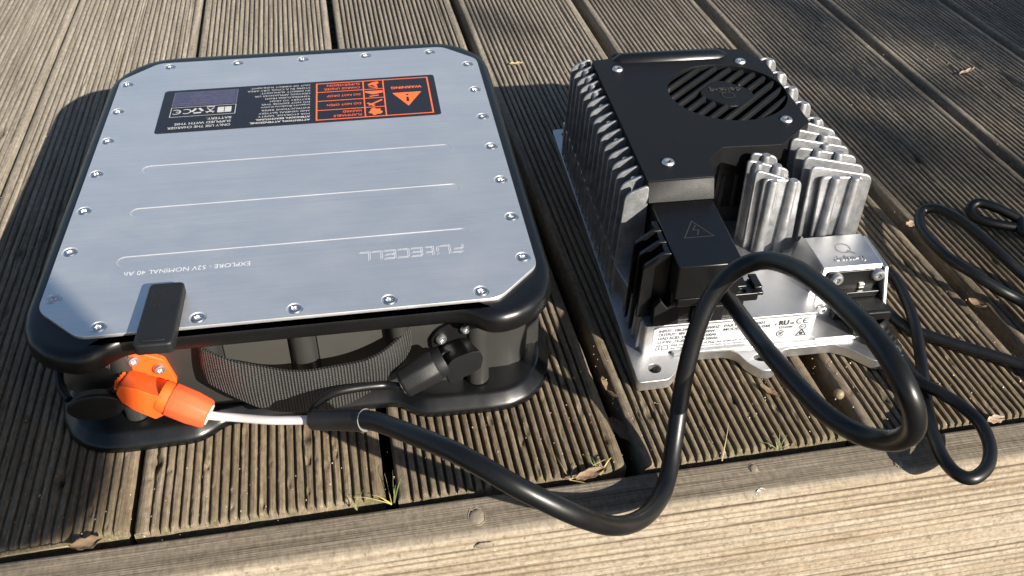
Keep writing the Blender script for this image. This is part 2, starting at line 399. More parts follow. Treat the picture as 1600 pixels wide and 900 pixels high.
def make_board(k):
    xl = k * PITCH_B + GAPS.get(k, .011) / 2; xr = (k + 1) * PITCH_B - GAPS.get(k + 1, .011) / 2
    cx = (xl + xr) / 2; hw = (xr - xl) / 2; edge = .0080; nr = 23; pitch = (2 * hw - 2 * edge) / nr; d = .0042 if k > 1 else (.0030 if k == 1 else .0021); gw = {2: 1., 3: 1.05, 4: 1.12}.get(k, .95 if k < 2 else 1.32); sh_w = 1.0 if k < 4 else 2.2
    prof = [(-hw, -.027), (-hw, -.0016), (-hw + .0015, -.0002), (-hw + edge * .6, 0.)]; ridge_id = [-1, -1, -1, -1]; soft = [0, 0, .6, 1]
    for i in range(nr + 1):
        x0 = -hw + edge + i * pitch
        for du, dz in ((-.205 * gw, -.12), (-.155 * gw, -.40), (-.105 * gw, -.95), (.105 * gw, -.95), (.155 * gw, -.40), (.205 * gw, -.12)):
            prof.append((x0 + du * pitch, dz * d)); ridge_id.append(i); soft.append(.4)
        if i < nr:
            for du, dz in ((.33, -.028 * sh_w), (.5, .0), (.67, -.028 * sh_w)): prof.append((x0 + du * pitch, dz * d)); ridge_id.append(i); soft.append(1.)
    prof += [(hw - edge * .6, 0.), (hw - .0015, -.0002), (hw, -.0016), (hw, -.027)]; ridge_id += [nr] * 4; soft += [1, .6, 0, 0]
    prof = np.array(prof); m = len(prof); soft = np.array(soft); rid = np.clip(np.array(ridge_id), 0, nr)
    yf = front_y(cx) + RNG.uniform(-.0012, .0012)
    ys = np.concatenate([[0, .0012, .003], np.linspace(.006, .20, 78), np.linspace(.206, .60, 50)[0:], np.linspace(.63, 1.7, 18)]); n = len(ys)
    V = np.zeros((n, m, 3)); V[:, :, 0] = prof[None, :, 0]; V[:, :, 2] = prof[None, :, 1]; V[:, :, 1] = ys[:, None]
    zn = smooth_noise(n, nr + 1, 7, 1000 + k)[:, rid] * .00016 * soft; zf = np.random.RandomState(k + 500).randn(n, m) * .00006
    V[:, :, 2] += zn + zf * soft
    V[:, :, 0] += smooth_noise(n, nr + 1, 9, 3000 + k)[:, rid] * .00007 + np.random.RandomState(k + 800).randn(n, m) * .00005
    rc = np.random.RandomState(k + 600)
    for _ in range(110):                                              # chipped and worn ridge crests
        ii, rr_ = rc.randint(2, n - 1), rc.randint(0, nr); cols = np.where((rid == rr_) & (soft > .9))[0]
        if rc.rand() < .5: cols = cols[:2]
        V[ii:ii + rc.randint(1, 4), cols, 2] -= rc.uniform(.0003, .0013)
    V[0, :, 2] -= .0018 * (soft > .3); V[1, :, 2] -= .0006 * (soft > .3)
    V[0, :, 1] += np.random.RandomState(k + 900).uniform(0, .0012, nr + 1)[rid]
    kn = np.zeros((n, m))
    for (kx, ky, kr) in KNOTS:
        dx = V[:, :, 0] + cx - kx; dy = V[:, :, 1] + yf - ky; e = (dx / kr) ** 2 + (dy / (kr * 2.1)) ** 2
        msk = soft > .3
        V[:, :, 0] += np.where(np.abs(dx) < 8 * kr, np.sign(dx) * kr * .28 * np.exp(-(dx / (2.2 * kr)) ** 2 - (dy / (5 * kr)) ** 2), 0) * msk
        V[:, :, 2] -= np.exp(-e * 2.2) * .0026 * msk; V[:, :, 2] += .0003 * np.exp(-((np.sqrt(e) - 2.0) ** 2) * 2) * msk
        kn = np.maximum(kn, np.exp(-e * 1.2) * .95)
    v = V.reshape(-1, 3); i, j = np.meshgrid(np.arange(n - 1), np.arange(m - 1), indexing='ij'); a = (i * m + j).ravel()
    f = np.stack([a, a + 1, a + m + 1, a + m], 1)
    me = bpy.data.meshes.new('deck_board'); me.from_pydata(v.tolist(), [], f.tolist() + [tuple(range(m - 1, -1, -1))]); me.update()
    at = me.attributes.new('knot', 'FLOAT', 'POINT'); at.data.foreach_set('value', kn.ravel())
    me.polygons.foreach_set('use_smooth', [True] * len(me.polygons)); me.set_sharp_from_angle(angle=R(60)); me.materials.append(M['deck'])
    o = bpy.data.objects.new('deck_board', me); COL.objects.link(o); o.parent = deck; o.location = (cx, yf, 0)
    if k == 4: o.location.z = -.0006
    o['tone'] = {-3: .98, -2: .92, -1: .90, 0: .98, 1: .93, 2: .80, 3: .87, 4: .76, 5: .80}.get(k, .76)
    return o
for k in range(-3, 10): make_board(k)
for yy in (.10, .62, 1.15):
    MB().box(-.6, 1.6, yy - .022, yy + .022, -.12, -.0285).build('joist', M['deck'], deck)

# edge beam: grey top strip, rounded arris, front face with raised grain
def make_beam():
    rs = np.random.RandomState(3); prof = [(0.0, -.14), (0.0, -.002), (-.0012, -.0003)]; late = [0, 0, 0]; greyv = [1, 1, 1]
    y = -.0022
    while y > -.0212:                                                 # top: fine shallow grain
        s_ = rs.uniform(.0011, .0026); prof += [(y, -.00012), (y - .3 * s_, 0), (y - .7 * s_, 0)]; late += [.55, 0, .05]; greyv += [1, 1, 1]; y -= s_
    prof += [(-.0225, 0.), (-.0245, -.0003), (-.0264, -.0010), (-.0280, -.0023), (-.0289, -.0042)]; late += [.2, 0, .3, 0, .3]; greyv += [.9, .7, .4, .2, .1]
    z = -.0055
    while z > -.178:                                                  # front: weathered ribs with sunk dark joints
        s_ = rs.uniform(.0055, .0072); dp = rs.uniform(.0010, .0017); gw_ = rs.uniform(.0011, .0019); la = rs.uniform(.65, 1.0)
        prof += [(-.0292 + dp, z), (-.0292 + dp, z - gw_), (-.0292 + dp * .3, z - gw_ - .0004), (-.0292, z - .5 * (s_ + gw_)), (-.0292 + dp * .25, z - s_ + .0004)]
        late += [la, la, .30, rs.uniform(0, .15), .2]; greyv += [0] * 5; z -= s_
    prof = np.array(prof); m = len(prof); xs = np.linspace(-.5, 1.6, 320); n = len(xs)
    V = np.zeros((n, m, 3)); V[:, :, 0] = xs[:, None]; V[:, :, 1] = prof[None, :, 0]; V[:, :, 2] = prof[None, :, 1]
    front = (prof[:, 1] < -.004) & (np.arange(m) > 3)
    wav = smooth_noise(n, 4, 40, 5); band = np.clip((-prof[:, 1]) / .05, 0, 2.999); bi = band.astype(int); fr = band - bi
    wz = wav[:, bi] * (1 - fr) + wav[:, bi + 1] * fr
    V[:, :, 2] += np.where(front, wz * .0007 * np.clip((-prof[:, 1] - .004) / .01, 0, 1), 0)
    V[:, :, 1] += np.where(front, smooth_noise(n, m, 12, 8) * .00010, 0)
    v = V.reshape(-1, 3); i, j = np.meshgrid(np.arange(n - 1), np.arange(m - 1), indexing='ij'); a = (i * m + j).ravel()
    f = np.stack([a, a + m, a + m + 1, a + 1], 1)
    me = bpy.data.meshes.new('edge_beam'); me.from_pydata(v.tolist(), [], f.tolist()); me.update()
    for nm, arr in (('late_wood', np.tile(late, (n, 1)) * np.clip(.75 + .35 * smooth_noise(n, m, 20, 11), .2, 1.2)), ('weathered', np.tile(greyv, (n, 1)))):
        at = me.attributes.new(nm, 'FLOAT', 'POINT'); at.data.foreach_set('value', np.asarray(arr, np.float32).ravel())
    me.polygons.foreach_set('use_smooth', [True] * len(me.polygons)); me.set_sharp_from_angle(angle=R(60)); me.materials.append(M['trim'])
    o = bpy.data.objects.new('edge_beam', me); COL.objects.link(o); o.parent = deck; o.location = (0, .0100, .0005); o.rotation_euler = (0, 0, -.0225)
    return o
beam = make_beam()

# ------------------------------------------------------------------ battery
bat = thing('battery_pack', 'flat black battery case with a screwed brushed aluminium lid, left of the finned charger', 'battery', (.258876, .249711, 0), -.0413445)
mir = lambda pts: [(-x, y) for x, y in pts[::-1]]
right_lip = [(0, -.1742), (.0879, -.1740), (.0955, -.1752), (.1012, -.1785), (.1060, -.1832), (.1110, -.1862), (.1180, -.1872), (.1280, -.1845), (.1380, -.1785), (.1470, -.1690),
             (.1525, -.1560), (.1546, -.1420), (.1546, .1380), (.1530, .1500), (.1480, .1618), (.1400, .1740), (.1300, .1830), (.1180, .1880), (.1050, .1893)]
lip = right_lip[1:] + mir(right_lip[1:])
def stepped(poly, levels):
    """levels: (inset, z); ring stack of an outline pulled inwards along its vertex normals"""
    P = np.array(poly); n = len(P); a = np.sum(P[:, 0] * np.roll(P[:, 1], -1) - np.roll(P[:, 0], -1) * P[:, 1])
    if a < 0: P = P[::-1]
    e = np.roll(P, -1, 0) - P; e /= np.linalg.norm(e, axis=1)[:, None]; nr = np.stack([-e[:, 1], e[:, 0]], 1); vn = nr + np.roll(nr, 1, 0)
    vn /= np.linalg.norm(vn, axis=1)[:, None]; c = np.sum(vn * nr, 1)[:, None]; vn = vn / np.maximum(c, .5)
    mb = MB(); v = []; f = []
    for d, z in levels: v += [(x, y, z) for x, y in P + vn * d]
    for i in range(len(levels) - 1):
        for k in range(n): f.append((i * n + k, i * n + (k + 1) % n, (i + 1) * n + (k + 1) % n, (i + 1) * n + k))
    f.append(tuple(range(n - 1, -1, -1))); f.append(tuple(range((len(levels) - 1) * n, len(levels) * n)))
    return mb.add(v, f)
lip_o = stepped(roundpoly(lip, .003, 2), [(.0016, .0745), (.0004, .0750), (.0, .0760), (.0, .0822), (.0004, .0842), (.0014, .0860), (.0030, .0872), (.0048, .0878), (.0080, .0880)]).build('top_rim', M['plastic'], bat, angle=50)
# body walls
body = [(-.098, -.1575), (.098, -.1575), (.100, -.1500), (.1180, -.1500), (.1270, -.1497), (.1345, -.1472), (.1395, -.1420), (.1424, -.1340), (.1430, -.1310), (.1490, -.1310), (.1515, -.1280),
        (.1515, .1400), (.146, .160), (.134, .176), (.115, .183), (-.115, .183), (-.134, .176), (-.146, .160), (-.1515, .1400), (-.1515, -.120), (-.147, -.1290), (-.1150, -.1290), (-.1150, -.1500), (-.100, -.1500)]
MB().prism(body, .010, .0750).build('side_wall', M['wall'], bat, bevel=.0012, segs=2)
rb = [(.0, -.1655), (.0500, -.1655), (.0560, -.1680), (.0620, -.1735), (.0680, -.1772), (.0760, -.1785), (.1120, -.1795), (.1250, -.1785), (.1370, -.1735), (.1470, -.1640), (.1540, -.1500), (.1578, -.1340),
      (.1580, .1400), (.155, .158), (.147, .174), (.134, .186), (.115, .192)]
base = rb[1:] + mir(rb[1:])
stepped(roundpoly(base, .004, 3), [(.001, 0), (.0, .001), (.0, .0046), (.0005, .0058), (.0016, .0070), (.0058, .0108), (.0070, .0116), (.0084, .0120), (.0105, .0121)]).build('base_flange', M['plastic'], bat, angle=60)
# pillars, posts and wall panels in the front recess
for px, py, r_, z0, z1 in ((.1060, -.1585, .0068, .013, .0752), (-.1060, -.1585, .0068, .013, .0752), (.0, -.1590, .0068, .012, .0752)):
    MB().cyl((px, py, z0), (px, py, z1), r_ * 1.06, r_, 24).build('pillar', M['wall'], bat)
for px in (.1010, -.1010, .1255):
    MB().cyl((px, -.1655 if abs(px) < .11 else -.153, .0735), (px, -.1655 if abs(px) < .11 else -.153, .0765), .002, .002, 10).build('rim_clip', M['plastic'], bat)
for px in (-.0535, .0580):
    o = MB().cyl((px, -.1635, .0580), (px, -.1635, .0760), .0052, .0058, 20).build('strap_post', M['wall'], bat)
    MB().cyl((px, -.1635, .0420), (px, -.1635, .0582), .0026, .0026, 14).build('post_pin', M['steel'], o)
for x0, x1 in ((-.0465, -.0085), (.0085, .0500)):
    MB().prism(rrect(x0, x1, .016, .0735, .0015, 2), 0, .0012, XZ(-.1574)).build('wall_panel', M['panel'], bat, bevel=.0005)
# aluminium lid with three pressed beads and 24 screws
W2, L2, c1, c2, ZP = .1454, .1722, .0270, .0275, .0900
plate_poly = [(-W2 + c1, -L2), (W2 - c1, -L2), (W2, -L2 + c2), (W2, L2 - c2), (W2 - c1, L2), (-W2 + c1, L2), (-W2, L2 - c2), (-W2, -L2 + c2)]
plate_poly = roundpoly(plate_poly, .006, 4)
SCREWS = [(-.1385, -.1357), (-.1085, -.1650), (-.0543, -.1650), (0, -.1650), (.0543, -.1650), (.1085, -.1650), (.1385, -.1357), (.1383, -.0915), (.1380, -.0460), (.1378, -.0005), (.1376, .0445), (.1372, .0895),
          (.1370, .1360), (.1075, .1635), (.0527, .1642), (0, .1642), (-.0540, .1645), (-.1090, .1650), (-.1388, .1370), (-.1390, .0915), (-.1390, .0465), (-.1388, .0010), (-.1385, -.0445), (-.1385, -.0900)]
beads = [rrect(-.1085, .1085, y - .0095, y + .0005, .0048, 6) for y in (.0065, -.0470, -.1003)]
holes = beads + [circle(x, y, .0050, 20) for x, y in SCREWS]
vv, tri = cdt(plate_poly, holes); mb = MB()
mb.add([(x, y, ZP) for x, y in vv], tri)
n_ = len(plate_poly)
ring = [(x, y) for x, y in plate_poly]
mb.add([(x, y, ZP) for x, y in ring] + [(x * 1.0012, y * 1.0010, ZP - .0004) for x, y in ring] + [(x * 1.0012, y * 1.001, .0876) for x, y in ring],
       [(i, i + n_, (i + 1) % n_ + n_, (i + 1) % n_) for i in range(n_)] + [(i + n_, i + 2 * n_, (i + 1) % n_ + 2 * n_, (i + 1) % n_ + n_) for i in range(n_)])
for b in beads:
    m_ = len(b); cx_ = sum(p[0] for p in b) / m_; cy_ = sum(p[1] for p in b) / m_
    ins = [(x - math.copysign(min(.00045, abs(x - cx_)), x - cx_), y - math.copysign(min(.00045, abs(y - cy_)), y - cy_)) for x, y in b]
    mb.add([(x, y, ZP) for x, y in b] + [(x, y, ZP - .00036) for x, y in ins],
           [(i, (i + 1) % m_, (i + 1) % m_ + m_, i + m_) for i in range(m_)] + [tuple(range(m_, 2 * m_))])
for x, y in SCREWS:                                                   # countersinks
    mb.add([(*p, ZP) for p in circle(x, y, .0050, 20)] + [(*p, ZP - .0008) for p in circle(x, y, .0041, 20)],
           [(i, (i + 1) % 20, (i + 1) % 20 + 20, i + 20) for i in range(20)] + [tuple(range(20, 40))])
plate = mb.build('lid_plate', M['plate'], bat, angle=25)
def torx_screw(name, r, h, parent, dome=.3):
    """button/countersunk head with a six-lobed recess, axis +z, base at 0"""
    n = 36; star = [(r * (.47 + .09 * math.cos(6 * 2 * math.pi * k / n)) * math.cos(2 * math.pi * k / n), r * (.47 + .09 * math.cos(6 * 2 * math.pi * k / n)) * math.sin(2 * math.pi * k / n)) for k in range(n)]
    rings = [[(x, y, 0) for x, y in circle(0, 0, r, n)], [(x, y, h * (1 - dome)) for x, y in circle(0, 0, r, n)], [(x, y, h * .93) for x, y in circle(0, 0, r * .82, n)], [(x, y, h) for x, y in circle(0, 0, r * .64, n)],
             [(x, y, h) for x, y in star], [(x * .9, y * .9, h - r * .45) for x, y in star]]
    mb = MB(); v = [p for q in rings for p in q]
    f = [(i * n + k, i * n + (k + 1) % n, (i + 1) * n + (k + 1) % n, (i + 1) * n + k) for i in range(len(rings) - 1) for k in range(n)] + [tuple(range(5 * n, 6 * n))]
    return mb.add(v, f).build(name, M['steel'], parent, angle=30)
s0 = torx_screw('screw', .0043, .0010, bat, .75); s0.location = (*SCREWS[0], ZP - .0008)
for i, (x, y) in enumerate(SCREWS[1:]): dup(s0, bat, (x, y, ZP - .0008), .7 * i)

# warning sticker: printed to be read from the far side (turned by 180 degrees)
stk = MB().prism(rrect(-.1072, .1065, .0517, .1200, .0028, 4), ZP + .00004, ZP + .00016).build('warning_sticker', M['sticker'], bat)
ROT = Matrix.Translation((-.0004, .0858, ZP)) @ Matrix.Rotation(math.pi, 4, 'Z')          # sticker frame: x to its own right, y up; half 0.1068 x 0.0342
Z1 = .00022
wm, om, dm = MB(), MB(), MB()
def frame(mb, x0, x1, y0, y1, wd): mb.strip([(x0, y0), (x1, y0), (x1, y1), (x0, y1)], wd, Z1, True, ROT)
frame(om, -.1010, -.0120, -.0300, .0300, .0011)
om.strip([(-.0650, -.0300), (-.0650, .0300)], .0009, Z1 + .00002, False, ROT); om.strip([(-.0490, -.0300), (-.0490, .0300)], .0009, Z1 + .00002, False, ROT)
for yy in (-.0150, 0, .0150): om.strip([(-.0650, yy), (-.0120, yy)], .0009, Z1 + .00004, False, ROT)
om.fill([(-.0945, -.0060), (-.0715, -.0060), (-.0830, .0165)], Z1, ROT); om.text('WARNING', .0054, -.0830, -.0165, Z1, ROT, 'CENTER', 1.0, .00012, fit=.0245)
for (l1, l2), yy in zip((('FLAMMABLE', 'HAZARD'), ('DO NOT OPEN', ''), ('DO NOT DROP', ''), ('CHARGE UNDER', 'SUPERVISION')), (.0225, .0075, -.0075, -.0225)):
    if l2: om.text(l1, .0046, -.0465, yy + .0012, Z1, ROT, fit=.00238 * len(l1)); om.text(l2, .0046, -.0465, yy - .0048, Z1, ROT, fit=.00238 * len(l2))
    else: om.text(l1, .0046, -.0465, yy - .0018, Z1, ROT, fit=.00238 * len(l1))
# icons: flame, tool, falling box, hand
om.fill([(-.0570 + .0048 * math.cos(a) * (1 + .18 * math.sin(5 * a)), .0222 + .0052 * math.sin(a) * (1 + .22 * math.cos(5 * a))) for a in np.linspace(0, 2 * math.pi, 40, False)], Z1, ROT)
om.strip([(-.0622, .0042), (-.0530, .0112)], .0017, Z1, False, ROT); om.strip([(-.0560, .0122), (-.0520, .0086)], .0018, Z1 + .00001, False, ROT)
om.fill([(-.0640, -.0120), (-.0500, -.0120), (-.0500, -.0100), (-.0560, -.0060), (-.0640, -.0085)], Z1, ROT); om.strip([(-.0600, -.0042), (-.0540, -.0030)], .0014, Z1, False, ROT)
om.fill([(-.0620, -.0255), (-.0600, -.0280), (-.0560, -.0265), (-.0525, -.0235), (-.0535, -.0215), (-.0565, -.0225), (-.0590, -.0185), (-.0605, -.0190), (-.0595, -.0230)], Z1, ROT); om.strip([(-.0540, -.0195), (-.0600, -.0170)], .0011, Z1, False, ROT)
dkm = MB(); dkm.fill([(-.0842, .0092), (-.0818, .0092), (-.0822, .0018), (-.0838, .0018)], Z1 + .00006, ROT); dkm.fill([(-.0830 + x, -.0018 + y) for x, y in circle(0, 0, .0012, 10)], Z1 + .00006, ROT)
for i, l_ in enumerate(('ATTENTION, ATTENZIONE,', 'ATENCION, BEACHTUNG.', 'FOR STORAGE, SAFETY', 'AND GENERAL BATTERY', 'INSTRUCTIONS REFER', 'support.fliteboard.com', 'DO NOT EXPOSE THIS', 'BATTERY TO HIGH', 'TEMPERATURES FROM', 'HEATING APPLIANCES OR', 'IN DIRECT SUNLIGHT.', 'STORE IN A COOL DRY AREA', 'OUT OF DIRECT SUNLIGHT.')):
    wm.text(l_, .0033, -.0070, .0268 - i * .00475, Z1, ROT, bold=.00014 if i < 2 else .00002, fit=(.00205 if i != 5 else .0017) * len(l_))
for i, l_ in enumerate(('ONLY USE THE CHARGER', 'SUPPLIED WITH THIS', 'BATTERY.')): wm.text(l_, .0046, .0520, .0255 - i * .0056, Z1, ROT, bold=.00006, fit=.0023 * len(l_))
frame(wm, .0500, .0985, -.0050, .0100, .0005); frame(dm, .0500, .0985, -.0300, -.0075, .0006)
wm.fill(rrect(.0530, .0635, -.0018, .0068, .0008, 2), Z1, ROT)                                        # manual symbol
dk2 = MB(); dk2.strip([(.0582, -.0012), (.0582, .0062)], .0006, Z1 + .00006, False, ROT); dk2.build('booklet_fold', M['sticker'], stk, smooth=False)
wm.strip([(.0665, -.0012), (.0712, .0062)], .0008, Z1, False, ROT); wm.strip([(.0712, -.0012), (.0665, .0062)], .0008, Z1 + .00001, False, ROT); wm.strip([(.0660, .0045), (.0718, .0045)], .0010, Z1 + .00002, False, ROT)
wm.strip([(.0664, -.0034), (.0714, -.0034)], .0012, Z1, False, ROT)
for k in range(3):
    a = math.pi / 2 + k * 2 * math.pi / 3; wm.strip([(.0785 + .0036 * math.cos(a - .5), .0022 + .0036 * math.sin(a - .5)), (.0785 + .0036 * math.cos(a + .6), .0022 + .0036 * math.sin(a + .6))], .0020, Z1 + k * 1e-5, False, ROT)
def arc(cx, cy, r, a0, a1, n=12): return [(cx + r * math.cos(R(a0 + (a1 - a0) * i / n)), cy + r * math.sin(R(a0 + (a1 - a0) * i / n))) for i in range(n + 1)]
def ce(mb, x, y, r, wd, z, mat):
    mb.strip(arc(x, y, r, 60, 300), wd, z, False, mat); mb.strip(arc(x + 2.25 * r, y, r, 60, 300), wd, z, False, mat); mb.strip([(x + 1.25 * r, y), (x + 2.1 * r, y)], wd, z + 4e-5, False, mat)
ce(wm, .0870, .0022, .0034, .0009, Z1, ROT)
om.build('orange_print', M['print_o'], stk, smooth=False); wm.build('white_print', M['print_w'], stk, smooth=False); dkm.build('exclamation_mark', M['sticker'], stk, smooth=False)
bp = MB(); bp.fill(rrect(.0504, .0981, -.0297, -.0079, .0010, 3), Z1 - .00002, ROT); bp.build('blue_panel', M['sticker_blue'], stk, smooth=False)
for i, l_ in enumerate(('52V  40Ah  2080Wh  Li-ion', 'Max charge 58.8V  20A', 'UN38.3  IP67   XX-XX', 'Serial No.  000000000', 'Made in China  2022')): dm.text(l_, .0030, .0525, -.0118 - i * .0040, Z1 + .00002, ROT, fit=.0016 * len(l_))
dm.build('faint_print', M['print_dim'], stk, smooth=False)
# laser etched wording on the plate (also turned round)
em = MB(); RP = Matrix.Translation((0, 0, ZP + .00006)) @ Matrix.Rotation(math.pi, 4, 'Z')
ec = MB(); ec.text('EXPLORE - 52V NOMINAL 40 Ah', .0058, .0275, .1158, 0, RP, 'LEFT', 1.0, -.00005, fit=.0740)
GL = {'F': [[(0, 0), (0, .55)], [(0, .95), (1, .95)], [(0, .5), (.8, .5)]], 'L': [[(0, 1), (0, 0), (1, 0)]], 'I': [[(0, 0), (0, .65)], [(0, .9), (0, 1)]], 'T': [[(0, 1), (0, .2), (0, 0), (.8, 0)], [(0, .65), (.8, .65)]],
      'E': [[(1, 1), (0, 1), (0, 0), (1, 0)], [(0, .5), (.9, .5)]], 'C': [[(1, 1), (0, 1), (0, 0), (1, 0)]]}
GW = {'F': 1, 'L': .9, 'I': .35, 'T': .85, 'E': 1, 'C': 1}
def logo(mb, word, x, y, h, cw, wd, mat, dbl=.0):
    for ch in word:
        k = GW[ch] * cw
        for ln in GL[ch]:
            pts = [(x + px * k * .78, y + py * h) for px, py in ln]
            if dbl:
                mb.strip([(a + dbl, b + dbl) for a, b in pts], wd, 0, False, mat); mb.strip([(a - dbl, b - dbl) for a, b in pts], wd, 2e-5, False, mat)
            else: mb.strip(pts, wd, 0, False, mat)
        x += k
    return x
logo(em, 'FLITECELL', -.1025, .1172, .0080, .0083, .00026, RP, .0005)
em.build('etched_logo', M['etch'], plate, smooth=False); ec.build('etched_caption', M['etch'], plate, smooth=False)

# rubber port cover lying open over the lid edge
cov = MB().prism(roundpoly([(-.0105, -.0278), (.0105, -.0278), (.0098, .0278), (-.0098, .0278)], .0032, 4), 0, .0074).build('port_cover', M['rubber_matt'], bat, bevel=.0012, segs=3)
cov.location = (-.0731, -.1672, .0908); cov.rotation_euler = (R(-1.5), 0, R(-1.0))
MB().prism(rrect(-.0062, .0062, -.0250, -.0230, .001, 3), .0072, .0079).build('grip_bar', M['rubber_matt'], cov, bevel=.0004)
lm = MB(); logo(lm, 'FLITE', 0, 0, .0052, .0046, .0006, Matrix.Translation((-.0062, .0215, .00752)) @ Matrix.Rotation(-math.pi / 2, 4, 'Z')); lm.build('raised_lettering', M['void'], cov, smooth=False)

# webbing carry strap
ctr = [(-.0500, -.1580, .0505, .0690), (-.0570, -.1620, .0480, .0695), (-.0565, -.1690, .0455, .0700), (-.0490, -.1750, .0425, .0695), (-.0380, -.1800, .0380, .0665), (-.0250, -.1835, .0335, .0630), (-.0100, -.1855, .0297, .0596),
       (.0060, -.1858, .0288, .0578), (.0220, -.1845, .0305, .0574), (.0360, -.1820, .0345, .0583), (.0480, -.1775, .0400, .0602), (.0580, -.1715, .0480, .0635), (.0640, -.1650, .0530, .0675), (.0638, -.1590, .0545, .0700), (.0575, -.1565, .0540, .0700)]
S_ = spline(ctr, 8); nS = len(S_); nv = 9; vs = []; uv = []; arcl = np.concatenate([[0], np.cumsum(np.linalg.norm(np.diff(S_[:, :2], axis=0), axis=1))])
for side in (0, 1):
    for i in range(nS):
        tn = S_[min(i + 1, nS - 1), :2] - S_[max(i - 1, 0), :2]; tn /= np.linalg.norm(tn); nn = np.array([tn[1], -tn[0]])
        for j in range(nv):
            q = j / (nv - 1); p = S_[i, :2] + nn * ((.0009 if side == 0 else -.0009) + .0010 * math.sin(q * math.pi) + .0006 * math.sin(arcl[i] * 150 + q * 3))
            vs.append((p[0], p[1] - .004 * (q - .5) * math.sin(math.pi * min(1, max(0, i / nS))) * -1.2, S_[i, 2] + (S_[i, 3] - S_[i, 2]) * q)); uv.append((arcl[i] / .03, q))
fs = []; N1 = nS * nv
for i in range(nS - 1):
    for j in range(nv - 1):
        a = i * nv + j; fs.append((a, a + nv, a + nv + 1, a + 1)); b = N1 + a; fs.append((b, b + 1, b + nv + 1, b + nv))
    for j in (0, nv - 1):
        a = i * nv + j; fs.append((a, N1 + a, N1 + a + nv, a + nv))
strap = MB().add(vs, fs).build('carry_strap', M['web'], bat, angle=60)
ul = strap.data.uv_layers.new(name='UVMap')
for lp in strap.data.loops: ul.data[lp.index].uv = uv[lp.vertex_index]

# round data port with its captive cap, front corner under the rim
MB().revolve((-.1265, -.122, .052), (-.1240, -.160, .049), [(0, .0125), (.62, .0125), (.66, .0140), (.86, .0140), (.90, .0128), (1, .0128)], 32).build('round_port', M['plastic'], bat)
rg = MB().revolve((-.1246, -.1560, .0494), (-.1241, -.1630, .0488), [(0, .0141), (.1, .0149), (.35, .0149), (.45, .0135), (.8, .0135), (.9, .0144), (1., .0140)], 40).build('port_ring', M['steel'], bat)
cap = MB().revolve((0, 0, .0), (0, 0, .0075), [(0, .0120), (.25, .0130), (.7, .0148), (.9, .0146), (1, .0138)], 40, scale=(1, 1)).build('port_cap', M['rubber_matt'], bat)
cap.location = (-.1222, -.1690, .0385); cap.rotation_euler = (R(100), 0, R(4)); cap.scale = (1.08, .80, 1)
lm = MB(); logo(lm, 'FLITE', -.0085, -.0022, .0046, .0046, .0006, Matrix.Translation((0, 0, .0077))); lm.build('raised_lettering', M['void'], cap, smooth=False)
MB().tube([(-.1120, -.171, .043), (-.1085, -.166, .047), (-.1100, -.156, .052), (-.1135, -.148, .050)], .0017, 10).build('cap_tether', M['rubber_matt'], bat)
MB().tube([(-.1370, -.170, .041), (-.1430, -.160, .044), (-.1440, -.145, .052), (-.1420, -.132, .060)], .0024, 10).build('cap_tether', M['rubber_matt'], bat)
# socket flanges behind the two plugs
def flange(name, mat, poly, screws):
    o = MB().prism(roundpoly(poly, .0018, 4), 0, .0040, XZ(-.1570)).build(name, mat, bat, bevel=.0006)
    for x, z in screws:
        s_ = torx_screw('flange_screw', .0036, .0026, o, .6); s_.location = (x, -.1610, z); s_.rotation_euler = (R(90), 0, .4); s_.data.materials[0] = M['zinc']
    return o
flange('orange_socket_flange', M['orange'], [(-.1030, .0650), (-.0990, .0675), (-.0808, .0565), (-.0772, .0380), (-.0790, .0340), (-.1010, .0400)], ((-.0978, .0592), (-.0849, .0507)))
flange('black_socket_flange', M['plastic_tex'], [(.0775, .0440), (.0770, .0515), (.0815, .0585), (.0985, .0680), (.1040, .0675), (.1045, .0400)], ((.0832, .0518), (.0985, .0585)))

# ------------------------------------------------------------------ charger
chg = thing('battery_charger', 'finned cast aluminium charger with black plastic lid and round vent, right of the battery', 'charger', (.462, .070, 0), -.062)
outline = [(-.001, -.004), (.020, -.0035), (.0265, .003), (.033, .0165), (.040, .0200), (.066, .0195), (.073, .0150), (.0765, .0050), (.0830, -.0030), (.0900, -.0040), (.0965, .0010), (.0990, .0080), (.1060, .0150),
           (.1400, .0155), (.1500, .0100), (.1620, -.0040), (.1760, -.0070), (.1840, .0000), (.1862, .0120), (.1862, .3180), (.1700, .3285), (.1500, .3060), (.0340, .3060), (.0180, .3290), (.0, .3290)]
slot = [(.0872 + .0052 * math.cos(a), .0090 + .0036 * math.sin(a)) for a in np.linspace(0, 2 * math.pi, 16, False)]
MB().prism(roundpoly(outline, .003, 3), .0005, .0085, None, [circle(.0130, .0078, .0044, 16), slot, circle(.172, .0040, .0036, 16), circle(.010, .319, .0036, 16), circle(.176, .318, .0030, 16)]).build('base_plate', M['mach'], chg, bevel=.0014, segs=3)
# raised rims round the lug holes and the step of the base
MB().prism(roundpoly([(.0075, .0215), (.1270, .0215), (.1295, .0500), (.1460, .0820), (.1840, .0860), (.1840, .2980), (.0030, .2980), (.0030, .0860), (.0070, .0560)], .002, 3), .0080, .0335).build('base_body', M['mach'], chg, bevel=.0022, segs=3)
MB().prism(roundpoly([(.0280, .0175), (.1350, .0170), (.1350, .0240), (.0280, .0240)], .001, 2), .0083, .0112).build('front_ledge', M['mach'], chg, bevel=.0010)
MB().prism(roundpoly([(.1270, .0180), (.1800, .0180), (.1835, .0880), (.1270, .0880)], .002, 2), .0082, .0120).build('socket_shelf', M['mach'], chg, bevel=.0012)
